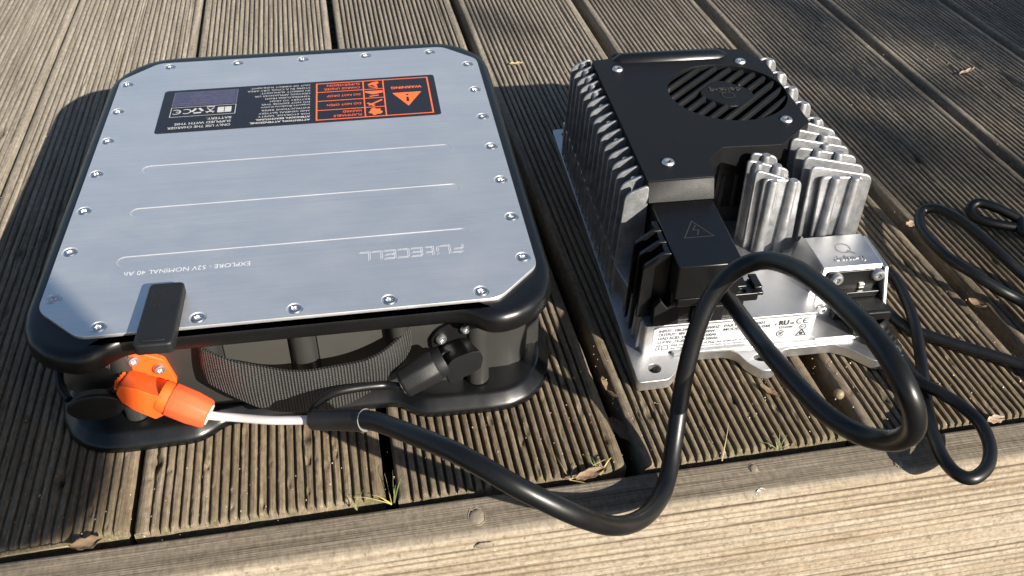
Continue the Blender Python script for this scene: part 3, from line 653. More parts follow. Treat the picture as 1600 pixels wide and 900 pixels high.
# core inside, dark, seen between fins and through the vent
MB().prism([(.0235, .0950), (.0660, .0965), (.0700, .119), (.085, .1325), (.128, .131), (.1585, .160), (.1600, .283), (.0235, .283)], .0330, .0860).build('inner_housing', M['void'], chg, smooth=False)
# lid with the round vent opening
lid_poly = [(.0210, .0936), (.0680, .0943), (.0712, .1173), (.0855, .1305), (.1286, .1290), (.1611, .1585), (.1630, .2580), (.1505, .2855), (.1405, .2860), (.1350, .2900), (.0430, .2900), (.0340, .2800), (.0209, .2788)]
VC, VR = (.1152, .2128), .0465
def low(poly, dz): return poly
lid = MB().prism(roundpoly(lid_poly, .0012, 2), .0865, .1000, None, [circle(*VC, VR, 48)]).build('lid', M['lid_tex'], chg, bevel=.0009, segs=2)
# skirt below the lid edge: front chamfer, notch wall
MB().add([(.0210, .0936, .0990), (.0680, .0943, .0990), (.0680, .0880, .0855), (.0210, .0876, .0855), (.0210, .0990, .0990), (.0680, .0990, .0990), (.0680, .0990, .0855), (.0210, .0990, .0855)],
         [(0, 1, 2, 3)[::-1], (0, 3, 7, 4)[::-1], (1, 5, 6, 2)[::-1], (3, 2, 6, 7)[::-1], (4, 7, 6, 5)[::-1], (0, 4, 5, 1)[::-1]]).build('front_bevel', M['plastic_tex'], chg, bevel=.0006)
sk = [(.0680, .0945), (.0710, .1178), (.0852, .1312), (.1286, .1298), (.1600, .1590), (.1585, .1610), (.1280, .1320), (.0845, .1335), (.0690, .1190), (.0665, .0945)]
skirt = MB().prism(sk, .0480, .0868).build('lid_skirt', M['plastic'], chg, bevel=.0005)
mb = MB()
for (ax, ay), (bx, by), ts in (((.0708, .1170), (.0850, .1308), (.2, .5, .8)), ((.0855, .1309), (.1286, .1294), (.1, .32)), ((.1286, .1296), (.1605, .1592), (.2, .4, .6, .8))):
    d_ = np.array([bx - ax, by - ay]); L_ = np.linalg.norm(d_); d_ /= L_; nn = np.array([d_[1], -d_[0]])
    for q in ts:
        c_ = np.array([ax, ay]) + d_ * L_ * q; hw_ = .0014
        mb = MB(); mb.add([(*(c_ + d_ * sx_ * hw_ + nn * oy), zz) for sx_, oy, zz in ((-1, .0004, .05), (1, .0004, .05), (1, .0004, .076), (-1, .0004, .076), (-1, -.001, .05), (1, -.001, .05), (1, -.001, .076), (-1, -.001, .076))],
               [(0, 1, 2, 3), (0, 4, 5, 1), (1, 5, 6, 2), (2, 6, 7, 3), (3, 7, 4, 0)])
        mb.build('slot_shade_pad', M['void'], skirt, smooth=False)  # near-black raised pads paint the shade inside cut-outs of the wall
# grab bar on the rear edge
MB().revolve((.0350, .2780, .0958), (.1400, .2780, .0958), [(0, .0025), (.095, .0088), (.5, .0090), (.875, .0088), (1, .0025)], 32).build('grab_bar', M['plastic'], chg, angle=60)
# vent slats, clipped to the opening; the middle ones stop at the boss
DV = np.array([math.cos(R(43.5)), math.sin(R(43.5))]); NV = np.array([DV[1], -DV[0]])
def slat(a, b, off):
    wd, top = .0023, .0016
    secs = []
    for tt, sh in ((a, .0028), (a + .0016, 0.), (b - .0016, 0.), (b, .0028)):
        c_ = np.array(VC) + NV * off + DV * tt
        secs.append([(*(c_ + NV * q), z - (sh if z > .095 else 0)) for q, z in ((-wd, .0880), (wd, .0880), (wd * .95, .0970), (wd * .45, .0990), (-wd * .45, .0990), (-wd * .95, .0970))])
    v = [p for s_ in secs for p in s_]; m_ = 6
    f = [(i * m_ + k, i * m_ + (k + 1) % m_, (i + 1) * m_ + (k + 1) % m_, (i + 1) * m_ + k) for i in range(3) for k in range(m_)] + [tuple(range(5, -1, -1)), tuple(range(18, 24))]
    MB().add(v, f).build('vent_slat', M['plastic_tex'], lid, bevel=.0005, segs=2)
BR = .0190
for k in range(-4, 5):
    off = k * .0098 - .0006; half = math.sqrt(VR ** 2 - off ** 2) + .0006
    if abs(k) <= 1:
        ib = math.sqrt(BR ** 2 - off ** 2) - .0012; slat(-half, -ib, off); slat(ib, half, off)
    else: slat(-half, half, off)
boss = MB().prism(roundpoly([tuple(np.array(VC) + DV * a + NV * b) for a, b in ((-.0175, -.012), (-.010, -.0185), (.011, -.0185), (.0175, -.012), (.0175, .012), (.010, .0185), (-.011, .0185), (-.0175, .012))], .002, 3), .0880, .0985).build('vent_boss', M['plastic_tex'], lid, bevel=.0008)
lm = MB(); RL = Matrix.Translation((VC[0], VC[1], .0986)) @ Matrix.Rotation(math.pi - .05, 4, 'Z')
lm.text('delta-q', .0080, 0, -.0080, .0001, RL, 'CENTER', 1.15, .0001, ext=.0004); lm.strip(arc(0, .0045, .0048, 0, 360, 24), .0008, .0004, False, RL); lm.strip([(.0020, .0010), (.0060, -.0012)], .0012, .0005, False, RL)
lm.build('raised_logo', M['wall'], boss, smooth=False)
sc0 = torx_screw('lid_screw', .0045, .0019, chg, .75); sc0.data.materials[0] = M['zinc']; sc0.location = (.0382, .2600, .0998)
for x, y in ((.1425, .2620), (.1448, .1630), (.0408, .1150)): dup(sc0, chg, (x, y, .0998), x * 40)
# cooling fins: thin cast plates with rounded, sloping tops and round ribs
def fin(x0, x1, xb0, xb1, z0, z_in, z_out, y, inner_right, thick=.0024, ribs=(), ribside=-1, r_out=.0055, r_in=.0040):
    """one plate: x0..x1 at its top, xb0..xb1 at its foot; inner edge on the right or the left"""
    if inner_right: poly = [(xb0, z0), (xb1, z0), (x1, z_in), (x0, z_out)]; rr = [0, 0, r_in, r_out]
    else: poly = [(xb0, z0), (xb1, z0), (x1, z_out), (x0, z_in)]; rr = [0, 0, r_out, r_in]
    o = MB().prism(roundpoly(poly, rr, 5), -thick / 2, thick / 2, XZ(y)).build('cooling_fin', M['cast'], chg, bevel=.0008, segs=2)
    for rx, rz, rr_ in ribs:
        MB().revolve((rx - .0004, y + ribside * (rr_ * .72), z0), (rx, y + ribside * (rr_ * .62), rz), [(0, rr_ * 1.12), (.975, rr_), (1, rr_ * .82)], 20).build('fin_rib', M['cast'], o, angle=50)
    return o
for i in range(16):
    y = .0905 + .01295 * i
    fin(.0052, .0212, .0004, .0225, .0085, .0992, .0925, y, True, thick=.0021, ribs=((.0150, .0955, .0030),) if (i % 2 and i < 10) or i >= 11 else (), ribside=1 if i < 10 else -1)
XI = [.1380, .1385, .1375, .1385, .1440, .1530]
fin(.1440, .1765, .1480, .1785, .0300, .0950, .0925, .0925, False, thick=.0022, ribs=((.1545, .0945, .0033), (.1690, .0938, .0033)), r_out=.0055, r_in=.0055)
for i in range(16):
    y = .0965 + .01290 * i
    xi = XI[i] if i < 6 else .1650
    rb_ = {2: ((.1530, .0985, .0034), (.1700, .0950, .0034)), 3: ((.165, .0945, .003),), 4: ((.1690, .0950, .0036),)}.get(i, ((.1732, .0945, .0036),) if i > 5 and not i % 2 else ())
    lo = .022 if i > 5 and i % 2 else 0
    fin(xi, .1858 if i < 6 else .1808, xi + .0025 if i < 4 else xi, .1862, .0300, (.1010 if i < 6 else .0960) - lo, (.0895 if i < 6 else .0930) - lo, y + (.0015 if i < 5 else 0), False, thick=.0024, ribs=rb_, r_out=.0065, r_in=.0060)
for i, (a_, b_, zi, zo, rb_) in enumerate(((.1030, .1315, .0960, .0925, ((.1095, .0950, .0034), (.1243, .0942, .0034))), (.0985, .1325, .1005, .0875, ()), (.0970, .1300, .1010, .0900, ((.1045, .0985, .0034), (.1190, .0955, .0034))), (.1040, .1250, .0990, .0940, ((.1150, .0970, .0034),)))):
    fin(a_, b_, a_ + .0015, b_ + .0030, .0300, zi, zo, .0935 + (0, .0050, .0180, .0300)[i], False, thick=.0024, ribs=rb_, r_out=.0060, r_in=.0050)
# terminal cover and lower terminal housing
tc = MB().prism(roundpoly([(.0232, .0170), (.0648, .0170), (.0668, .0905), (.0232, .0905)], .001, 2), .0590, .0852).build('terminal_cover', M['plastic'], chg, bevel=.0016, segs=3)
lm = MB(); RTc = Matrix.Translation((.0447, .0548, .08532))
lm.strip([(-.0098, -.0080), (.0098, -.0080), (.0, .0098)], .0008, 0, True, RTc); lm.strip([(.0012, .0048), (-.0020, .0000), (.0018, -.0006), (-.0004, -.0056)], .0008, 0, False, RTc)
lm.build('hazard_triangle', M['wall'], tc, smooth=False)
MB().prism([(.0232, .0240), (.0740, .0240), (.0740, .0890), (.0232, .0890)], .0335, .0600).build('terminal_housing', M['plastic'], chg, bevel=.0010)
MB().prism(roundpoly([(.0250, .0160), (.0790, .0165), (.0790, .0300), (.0250, .0300)], .001, 2), .0535, .0595, None, [circle(.0330, .0200, .0022, 12), circle(.0690, .0200, .0024, 12)]).build('cable_clamp', M['plastic'], chg, bevel=.0008)
for x in (.0330, .0690): MB().cyl((x, .0200, .0540), (x, .0200, .0580), .0019, .0019, 12).build('clamp_screw', M['steel_dark'], chg)
MB().box(.0765, .0830, .0180, .0330, .0560, .0585).build('clamp_tab', M['plastic'], chg, bevel=.0006); MB().box(.0765, .0820, .0190, .0330, .0605, .0625).build('clamp_tab', M['plastic'], chg, bevel=.0006)
MB().add([(.0125, .0215, .0335), (.0300, .0215, .0335), (.0300, .0230, .0480), (.0260, .0230, .0540), (.0215, .0230, .0470), (.0165, .0230, .0535), (.0125, .0230, .0480),
          (.0125, .0280, .0335), (.0300, .0280, .0335), (.0300, .0280, .0480), (.0260, .0280, .0540), (.0215, .0280, .0470), (.0165, .0280, .0535), (.0125, .0280, .0480)],
         [(0, 1, 2, 3, 4, 5, 6), (13, 12, 11, 10, 9, 8, 7)] + [(i, i + 7, (i + 1) % 7 + 7, (i + 1) % 7) for i in range(7)]).build('front_tongue', M['plastic_tex'], chg, bevel=.0005)
MB().prism([(.0380, .0215), (.0600, .0215), (.0560, .0330), (.0420, .0330)], .0335, .0470).build('front_tongue', M['plastic_tex'], chg, bevel=.0008)
for i in range(3):
    y = .0345 + .0125 * i
    MB().prism(roundpoly([(.0040, .0110 if i else .0335), (.0225, .0330), (.0225, .0850), (.0170, .0850), (.0052, .0760)], [0, 0, .001, .001, .002], 3), 0, .0024, XZ(y)).build('louvre', M['plastic'], chg, bevel=.0006)
    MB().box(.0190, .0225, y, y + .0102, .0790, .0840).build('louvre_bridge', M['plastic'], chg, bevel=.0004)
for i in range(4):
    MB().prism([(.0046, .010), (.0220, .010), (.0200, .0330), (.0060, .0330)], 0, .0024, XZ(.0300 + .0125 * i)).build('fin_stub', M['cast'], chg, bevel=.0005)
# rating label on the front face of the base
fl = .02118
lab = MB().prism(rrect(.0140, .1262, .0105, .0318, .0012, 3), 0, .00016, XZ(fl + .00020)).build('rating_label', M['label'], chg)
RF = Matrix(((1, 0, 0, .0140), (0, 0, -1, fl - .00010), (0, 1, 0, .0105), (0, 0, 0, 1)))
pm = MB()
for i, (a, b) in enumerate((('INPUT:  100-240V~ 12A, 50/60HZ', 'PART #  940-0001'), ('OUTPUT:  48V ---  20A  1200W', 'MODEL: IC1200-048'), ('LEAD ACID: 24 CELLS  30-500Ah', ''), ('LI-ION:  12-20 CELLS  30-500Ah', ''))):
    pm.text(a, .0031, .0035, .0172 - i * .0033, 0, RF, bold=.00006, fit=.00138 * len(a))
    if b: pm.text(b, .0033, .0480, .0172 - i * .0033, 0, RF, 'LEFT', 1.15, .00006)
pm.strip([(.0030, .0012), (.0030, .0048), (.0050, .0056), (.0070, .0048), (.0070, .0012), (.0050, .0018)], .0005, 0, True, RF); pm.strip([(.0050, .0018), (.0050, .0056)], .0005, .00004, False, RF); pm.strip([(.0070, .0048), (.0090, .0056), (.0110, .0048), (.0110, .0012), (.0090, .0018), (.0070, .0012)], .0005, 0, False, RF)
pm.text('IP66 wet location.  C20 Plug. See underside of charger for', .0023, .0130, .0040, 0, RF, 'LEFT', 1.15, .00003); pm.text('warnings.  Patents: see www.delta-q.com/patents', .0023, .0130, .0014, 0, RF, 'LEFT', 1.15, .00003)
pm.text('c', .0030, .0840, .0150, 0, RF, 'LEFT', 1, .0001); pm.text('RU', .0052, .0866, .0148, 0, RF, 'LEFT', 1.05, .00028); pm.text('us', .0030, .0948, .0150, 0, RF, 'LEFT', 1, .0001); pm.text('E254286', .0026, .0872, .0116, 0, RF, 'LEFT', 1.1, .00003)
ce(pm, .1012, .0170, .0021, .0006, 0, RF)
pm.strip(arc(.0892, .0070, .0025, 30, 330), .0006, 0, False, RF); pm.text('SP', .0030, .0880, .0060, .00003, RF, 'LEFT', 1, .0001); pm.strip([(.0865, .0030), (.0920, .0030)], .0004, 0, False, RF)
pm.strip(arc(.1045, .0115, .0022, 0, 360, 18), .0004, 0, False, RF); pm.text('BC', .0024, .1045, .0107, 0, RF, 'CENTER'); pm.strip([(.1008, .0038), (.1078, .0038), (.1043, .0092)], .0008, 0, True, RF); pm.fill(circle(.1043, .0056, .0013, 12), 0, RF)
pm.build('label_print', M['print_k'], lab, smooth=False)
# mains socket housing with embossed maker's mark
sh_ = [(.0390, .0120), (.0390, .0552), (.0755, .0552), (.0900, .0380), (.0900, .0120)]       # (y,z) profile
YZ = lambda x: Matrix(((0, 0, 1, x), (1, 0, 0, 0), (0, 1, 0, 0), (0, 0, 0, 1)))
hs = MB().prism(roundpoly([(.0410, .0110), (.0410, .0552), (.0760, .0552), (.0880, .0420), (.0880, .0110)], .0008, 2), 0, .0425, YZ(.1340)).build('socket_housing', M['mach'], chg, bevel=.0012, segs=3)
MB().prism([(.1285, .0110), (.1345, .0110), (.1345, .0540), (.1338, .0540), (.1285, .0335)], 0, .0380, XZ(.0800)).build('housing_gusset', M['mach'], chg, bevel=.0008)
MB().prism(roundpoly([(.0755, .0110), (.0260, .0090), (.0260, .0240), (.0390, .0540), (.0755, .0540)], .001, 2), 0, .0030, YZ(.1770)).build('side_web', M['mach'], chg, bevel=.0008)
lm = MB(); RS = Matrix.Translation((.1558, .0570, .05535)) @ Matrix.Rotation(-.03, 4, 'Z')
lm.strip(arc(0, .0042, .0050, 0, 360, 28), .0007, 0, False, RS); lm.strip([(.0022, .0012), (.0062, -.0022)], .0009, .0001, False, RS); lm.text('delta-q', .0066, 0, -.0092, 0, RS, 'CENTER', 1.2, .0001, ext=.0004)
lm.build('embossed_logo', M['cast'], hs, smooth=False)
MB().prism(roundpoly([(.1375, .0300), (.1765, .0300), (.1765, .0520), (.1375, .0520)], .0015, 3), 0, .0016, XZ(.0410)).build('socket_face', M['plastic'], chg, bevel=.0005)
MB().prism(roundpoly([(.1475, .0120), (.1795, .0120), (.1795, .0365), (.1475, .0365)], .002, 3), 0, .0060, XZ(.0410)).build('mains_inlet', M['plastic'], chg, bevel=.0008)
for x, z in ((.1440, .0468), (.1733, .0480)):
    s_ = torx_screw('socket_screw', .0046, .0034, chg, .6); s_.location = (x, .0394, z); s_.rotation_euler = (R(90), 0, 0); s_.data.materials[0] = M['zinc']
s_ = torx_screw('socket_screw', .0036, .0030, chg, .6); s_.location = (.1405, .0405, .0195); s_.rotation_euler = (R(90), 0, 0); s_.data.materials[0] = M['zinc']
MB().box(.1615, .1660, .0380, .0400, .0370, .0410).build('latch_button', M['steel'], chg, bevel=.0005)

# ------------------------------------------------------------------ charging lead (thick cable, sleeve, two thin wires, two plugs)
lead = thing('charging_lead', 'thick black charging cable looping from the charger to an orange and a black plug', 'charging cable', (.4100, -.0180, 0))
LO = np.array([.4100, -.0180, 0])
BA = Matrix.Translation((.258876, .249711, 0)) @ Matrix.Rotation(-.0413445, 4, 'Z'); B2L = Matrix.Translation(-Vector(LO)) @ BA
def b2l(p): return tuple(B2L @ Vector(p))
CABLE = np.array([(0.2810, 0.0142, 0.0660), (0.2910, 0.0057, 0.0710), (0.3064, -0.0134, 0.0800), (0.3236, -0.0333, 0.0860), (0.3372, -0.0476, 0.0870), (0.3507, -0.0593, 0.0840), (0.3652, -0.0658, 0.0760), (0.3779, -0.0679, 0.0660), (0.3907, -0.0655, 0.0530), (0.4032, -0.0608, 0.0400), (0.4176, -0.0516, 0.0260), (0.4321, -0.0403, 0.0160), (0.4460, -0.0251, 0.0105), (0.4555, -0.0107, 0.0110), (0.4634, 0.0048, 0.0190), (0.4707, 0.0222, 0.0380), (0.4756, 0.0316, 0.0600), (0.4817, 0.0382, 0.0820), (0.4900, 0.0431, 0.0990), (0.5024, 0.0439, 0.1130), (0.5149, 0.0368, 0.1230), (0.5203, 0.0156, 0.1330), (0.5207, -0.0151, 0.1430), (0.5194, -0.0412, 0.1500), (0.5192, -0.0599, 0.1530), (0.5192, -0.0790, 0.1530), (0.5205, -0.0921, 0.1480), (0.5250, -0.0960, 0.1370), (0.5295, -0.0935, 0.1220), (0.5303, -0.0869, 0.1080), (0.5282, -0.0779, 0.0980), (0.5234, -0.0660, 0.0920), (0.5178, -0.0479, 0.0880), (0.5139, -0.0238, 0.0840), (0.5123, 0.0084, 0.0790), (0.5154, 0.0444, 0.0700), (0.5187, 0.0749, 0.0620), (0.5209, 0.1004, 0.0560)]) - LO
CW = CABLE + smooth_noise(len(CABLE), 3, 2, 21) * .0004
jk = MB().tube(CW, .0053, 24, 10).build('cable_jacket', M['rubber'], lead, angle=80)
SP = spline(CW, 30); AL = np.concatenate([[0], np.cumsum(np.linalg.norm(np.diff(SP, axis=0), axis=1))])
pr = MB(); rp = np.random.RandomState(4)
def on_tube(s_, v_):
    p = np.array([np.interp(s_, AL, SP[:, i]) for i in range(3)]); q = np.array([np.interp(s_ + .001, AL, SP[:, i]) for i in range(3)]); T_ = (q - p) / np.linalg.norm(q - p)
    nn = np.array([.55, -.25, .78]); nn -= T_ * (nn @ T_); nn /= np.linalg.norm(nn); bb = np.cross(T_, nn); a_ = v_ / .0053
    return p + .00538 * (math.cos(a_) * nn + math.sin(a_) * bb)
s_ = AL[np.argmin(np.linalg.norm(SP - CW[22], axis=1))]
for k in range(26):                                                   # worn-off embossed print, no longer legible
    if rp.rand() < .75:
        for _ in range(rp.randint(1, 3)):
            v0 = rp.uniform(-.0012, .0004); ds = rp.uniform(.0003, .0010); dv = rp.uniform(.0002, .0007); o_ = rp.uniform(0, .0006)
            pr.add([on_tube(s_ + o_, v0), on_tube(s_ + o_ + ds, v0), on_tube(s_ + o_ + ds, v0 + dv), on_tube(s_ + o_, v0 + dv)], [(0, 1, 2, 3)])
    s_ += .0026
pr.build('worn_print', M['print_dim2'], jk, smooth=False, kind='stuff')
SL = np.array([(0.2542, 0.0302, 0.0545), (0.2570, 0.0289, 0.0550), (0.2652, 0.0248, 0.0575), (0.2740, 0.0198, 0.0610), (0.2847, 0.0118, 0.0670)]) - LO
MB().tube(SL, .006, 24, 6, radii=[.0040, .0058, .0060, .0060, .0063, .0063]).build('cable_sleeve', M['shrink'], lead, angle=60)
d_ = SL[-1] - SL[-2]; d_ /= np.linalg.norm(d_)
MB().revolve(SL[-1] - d_ * .0002, SL[-1] + d_ * .00035, [(0, .0061), (.3, .00635), (.7, .00635), (1, .0060)], 24).build('sleeve_edge', M['clear'], lead)
MB().tube(np.array([(0.3097, 0.0619, 0.0410), (0.3061, 0.0610, 0.0398), (0.2974, 0.0640, 0.0395), (0.2823, 0.0602, 0.0440), (0.2693, 0.0549, 0.0480), (0.2609, 0.0463, 0.0515), (0.2557, 0.0368, 0.0535), (0.2563, 0.0293, 0.0550), (0.2616, 0.0269, 0.0560)]) - LO, .0026, 14, 8).build('black_wire', M['rubber'], lead, angle=80)
MB().tube(np.array([(0.1922, 0.0659, 0.0345), (0.1957, 0.0646, 0.0330), (0.2108, 0.0573, 0.0360), (0.2303, 0.0440, 0.0440), (0.2453, 0.0354, 0.0500), (0.2563, 0.0288, 0.0550), (0.2616, 0.0269, 0.0560)]) - LO, .0026, 14, 8).build('white_wire', M['white_wire'], lead, angle=80)
def plug(name, front, yf, shift, yb, mat, mat2, g0, g1, r0, r1, facets):
    """right-angle plug: front outline (x,z) lofted back to the flange by shift, cable gland leaving sideways"""
    F = roundpoly(front, .0013, 3); n = len(F); v = []; f = []
    for q, k in ((0, 1.), (.12, 1.03), (.5, 1.0), (1., .97)):
        cx_ = sum(p[0] for p in front) / len(front); cz_ = sum(p[1] for p in front) / len(front)
        v += [b2l(((x - cx_) * k + cx_ + shift[0] * q, yf + (yb - yf) * q, (z - cz_) * k + cz_ + shift[1] * q)) for x, z in F]
    for i in range(3): f += [(i * n + k, i * n + (k + 1) % n, (i + 1) * n + (k + 1) % n, (i + 1) * n + k) for k in range(n)]
    f += [tuple(range(n - 1, -1, -1)), tuple(range(3 * n, 4 * n))]
    o = MB().add(v, f).build(name, mat, lead, bevel=.0009, segs=3)
    g0, g1 = np.array(b2l(g0)), np.array(b2l(g1)); dd = (g1 - g0) / np.linalg.norm(g1 - g0)
    MB().revolve(g0 - dd * .004, g0 + dd * .0015, [(0, r0 * .9), (.5, r0 * .93), (1, r0 * .9)], 28).build('gland_collar', mat, o)
    MB().revolve(g0 + dd * .0012, g1, [(0, r0 * .96), (.05, r0 * 1.02), (.60, r0 * 1.0), (.66, r0 * .97), (.92, r1 * 1.0), (1, r1 * .92)], facets, rot=.3).build('cable_gland', mat2, o, bevel=.0012, segs=3, angle=20)
    MB().revolve(g1 - dd * .001, g1 + dd * .0006, [(0, r1 * .72), (1, r1 * .68)], 24).build('gland_seal', M['seal_grey'] if 'black' in name else M['white_wire'], o)
    return o
op = [(-.1004, .0640), (-.0927, .0602), (-.0849, .0545), (-.0792, .0510), (-.0800, .0430), (-.0818, .0370), (-.0871, .0345), (-.0920, .0390), (-.0970, .0435), (-.1021, .0505), (-.1035, .0580)]
p1 = plug('orange_plug', op, -.1870, (-.0015, -.0112), -.1615, M['orange'], M['orange2'], (-.0790, -.1800, .0440), (-.0570, -.1870, .0335), .0104, .0094, 10)
for i in range(4):
    MB().box(-.0010, .0010, -.0030, .0030, 0, .0016, B2L @ Matrix.Translation((-.1030 - .0002 * i, -.1690 - .0042 * i, .0535 + .0020 * i)) @ Matrix.Rotation(.4, 4, 'X')).build('grip_rib', M['orange'], p1, bevel=.0005)
bp_ = [(.0850, .0535), (.0877, .0574), (.0925, .0598), (.0985, .0620), (.1041, .0622), (.1063, .0570), (.1048, .0482), (.0990, .0440), (.0925, .0415), (.0862, .0372), (.0836, .0460)]
p2 = plug('black_plug', bp_, -.1870, (-.0045, -.0108), -.1615, M['rubber_matt'], M['rubber_matt'], (.0800, -.1800, .0490), (.0570, -.1860, .0405), .0100, .0094, 8)
mk = MB().lathe([(.0036, 0), (.0036, .0006), (.0028, .0008), (.0024, .0002)], 24).build('round_mark', M['rubber_matt'], p2, angle=40)
mk.matrix_world = B2L @ Matrix.Translation((.0852, -.1770, .0515)) @ Matrix.Rotation(.42, 4, 'X') @ Matrix.Rotation(-.35, 4, 'Y')

# ------------------------------------------------------------------ mains cord
cord = thing('power_cord', 'thinner black mains cord plugged into the charger front and coiled over the boards', 'power cord', (.66, .04, 0))
CO = np.array([.66, .04, 0])
CA = Matrix.Translation((.462, .070, 0)) @ Matrix.Rotation(-.062, 4, 'Z'); C2C = Matrix.Translation(-Vector(CO)) @ CA
pl = MB().prism(roundpoly([(.1545, .0105), (.1790, .0105), (.1790, .0315), (.1530, .0315)], .003, 4), 0, .0170, C2C @ XZ(.0352)).build('mains_plug', M['plastic_tex'], cord, bevel=.0015, segs=3)
mb = MB()
for i in range(9): mb.add([(x, .0212 + .0012 * i + dy, .03170) for x, dy in ((.1585, 0), (.1755, 0), (.1755, .0006), (.1585, .0006))], [(0, 1, 2, 3)], C2C)
mb.build('grip_texture', M['wall'], pl, smooth=False)
a_ = np.array(C2C @ Vector((.1680, .0160, .0200))); b_ = np.array((0.6415, 0.0583, 0.0100)) - CO
MB().revolve(a_, b_, [(0, .0088), (.1, .0088), (.18, .0076), (.28, .0082), (.36, .0068), (.46, .0074), (.54, .0060), (.64, .0066), (.72, .0052), (.85, .0056), (1, .0042)], 20).build('strain_relief', M['plastic_tex'], pl)
MB().tube(np.array([(0.6415, 0.0583, 0.0100), (0.6402, 0.0433, 0.0095), (0.6394, 0.0266, 0.0135), (0.6448, 0.0153, 0.0150), (0.6514, 0.0026, 0.0150), (0.6540, -0.0137, 0.0160), (0.6486, -0.0320, 0.0170), (0.6375, -0.0467, 0.0175), (0.6242, -0.0529, 0.0170), (0.6177, -0.0474, 0.0160), (0.6174, -0.0353, 0.0145), (0.6235, -0.0165, 0.0110), (0.6333, 0.0043, 0.0070), (0.6446, 0.0271, 0.0050), (0.6551, 0.0490, 0.0055), (0.6622, 0.0687, 0.0100), (0.6712, 0.0932, 0.0110), (0.6800, 0.1218, 0.0090), (0.6825, 0.1389, 0.0085), (0.6798, 0.1472, 0.0080), (0.6723, 0.1444, 0.0070), (0.6643, 0.1337, 0.0055), (0.6596, 0.1177, 0.0045), (0.6607, 0.1058, 0.0045), (0.6653, 0.0872, 0.0045), (0.6762, 0.0762, 0.0045), (0.6924, 0.0623, 0.0045), (0.7083, 0.0491, 0.0048), (0.7235, 0.0358, 0.0050), (0.7408, 0.0194, 0.0050), (0.8200, 0.0200, 0.0050), (0.9000, 0.0600, 0.0050), (0.9050, 0.1100, 0.0050), (0.7696, 0.0593, 0.0060), (0.7584, 0.0892, 0.0100), (0.7433, 0.1010, 0.0160), (0.7306, 0.1160, 0.0210), (0.7228, 0.1334, 0.0220), (0.7225, 0.1582, 0.0200), (0.7281, 0.1824, 0.0180), (0.7381, 0.1980, 0.0190), (0.7473, 0.1949, 0.0230), (0.7521, 0.1787, 0.0260), (0.7597, 0.1549, 0.0240), (0.7679, 0.1309, 0.0180), (0.7787, 0.1109, 0.0100), (0.7860, 0.0886, 0.0055), (0.8900, 0.1200, 0.0045), (0.9600, 0.1600, 0.0045), (0.9900, 0.2100, 0.0050), (0.8395, 0.1698, 0.0045), (0.8186, 0.1751, 0.0080), (0.7970, 0.1826, 0.0100), (0.7846, 0.1912, 0.0120), (0.7828, 0.1986, 0.0160), (0.7902, 0.2011, 0.0190), (0.8015, 0.1940, 0.0180), (0.8162, 0.1829, 0.0130), (0.8304, 0.1705, 0.0065), (1.0000, 0.2200, 0.0045), (1.1000, 0.2000, 0.0045)]) - CO, .0040, 18, 10).build('cord_jacket', M['rubber'], cord, angle=80)

# ------------------------------------------------------------------ litter on the boards
def blade(mb, p, d, L, w0, lift, n=5):
    """one grass blade or straw: thin tapering strip with thickness, bending over"""
    d = np.array(d, float); d /= np.linalg.norm(d); s = np.array([-d[1], d[0]]); v = []; f = []
    for i in range(n + 1):
        q = i / n; c = np.array([p[0] + d[0] * L * q, p[1] + d[1] * L * q]); z = p[2] + lift * math.sin(q * 2.0) ; w_ = w0 * (1 - .8 * q)
        v += [(*(c - s * w_), z), (*c, z + w0 * .6), (*(c + s * w_), z), (*c, z - w0 * .4)]
    for i in range(n):
        for k in range(4): f.append((i * 4 + k, i * 4 + (k + 1) % 4, (i + 1) * 4 + (k + 1) % 4, (i + 1) * 4 + k))
    f += [(3, 2, 1, 0), tuple(range(n * 4, n * 4 + 4))]
    mb.add(v, f)
def tuft(name, label, x, y, z, blades, mat):
    mb = MB()
    for ang, L, w_, lift in blades: blade(mb, (0, 0, 0), (math.cos(R(ang)), math.sin(R(ang))), L, w_, lift)
    o = mb.build(name, mat, None, angle=60); o.location = (x, y, z); return tag(o, label, 'grass')
def leaf(name, label, cat, loc, L, W_, rz, curl, mat, tilt=0., seed=1):
    rs = np.random.RandomState(seed); nx, ny = 10, 7; v = []; f = []
    for s_ in (0, 1):
        for i in range(nx):
            for j in range(ny):
                q = i / (nx - 1); u_ = j / (ny - 1) - .5; wd = W_ * math.sin(math.pi * min(.97, max(.05, q))) ** .7 * (1 + .12 * math.sin(q * 17 + seed))
                v.append((L * (q - .5), u_ * wd, curl * (4 * u_ * u_) + curl * .8 * (2 * q - 1) ** 2 + .0006 * math.sin(q * 14 + u_ * 9) + rs.randn() * .00008 - s_ * .0004))
    N_ = nx * ny
    for i in range(nx - 1):
        for j in range(ny - 1):
            a = i * ny + j; f.append((a, a + ny, a + ny + 1, a + 1)); b = N_ + a; f.append((b, b + 1, b + ny + 1, b + ny))
        for j in (0, ny - 1): a = i * ny + j; f.append((a, a + N_, a + N_ + ny, a + ny))
    o = MB().add(v, f).build(name, mat, None, angle=70); o.location = loc; o.rotation_euler = (tilt, 0, rz); return tag(o, label, cat)
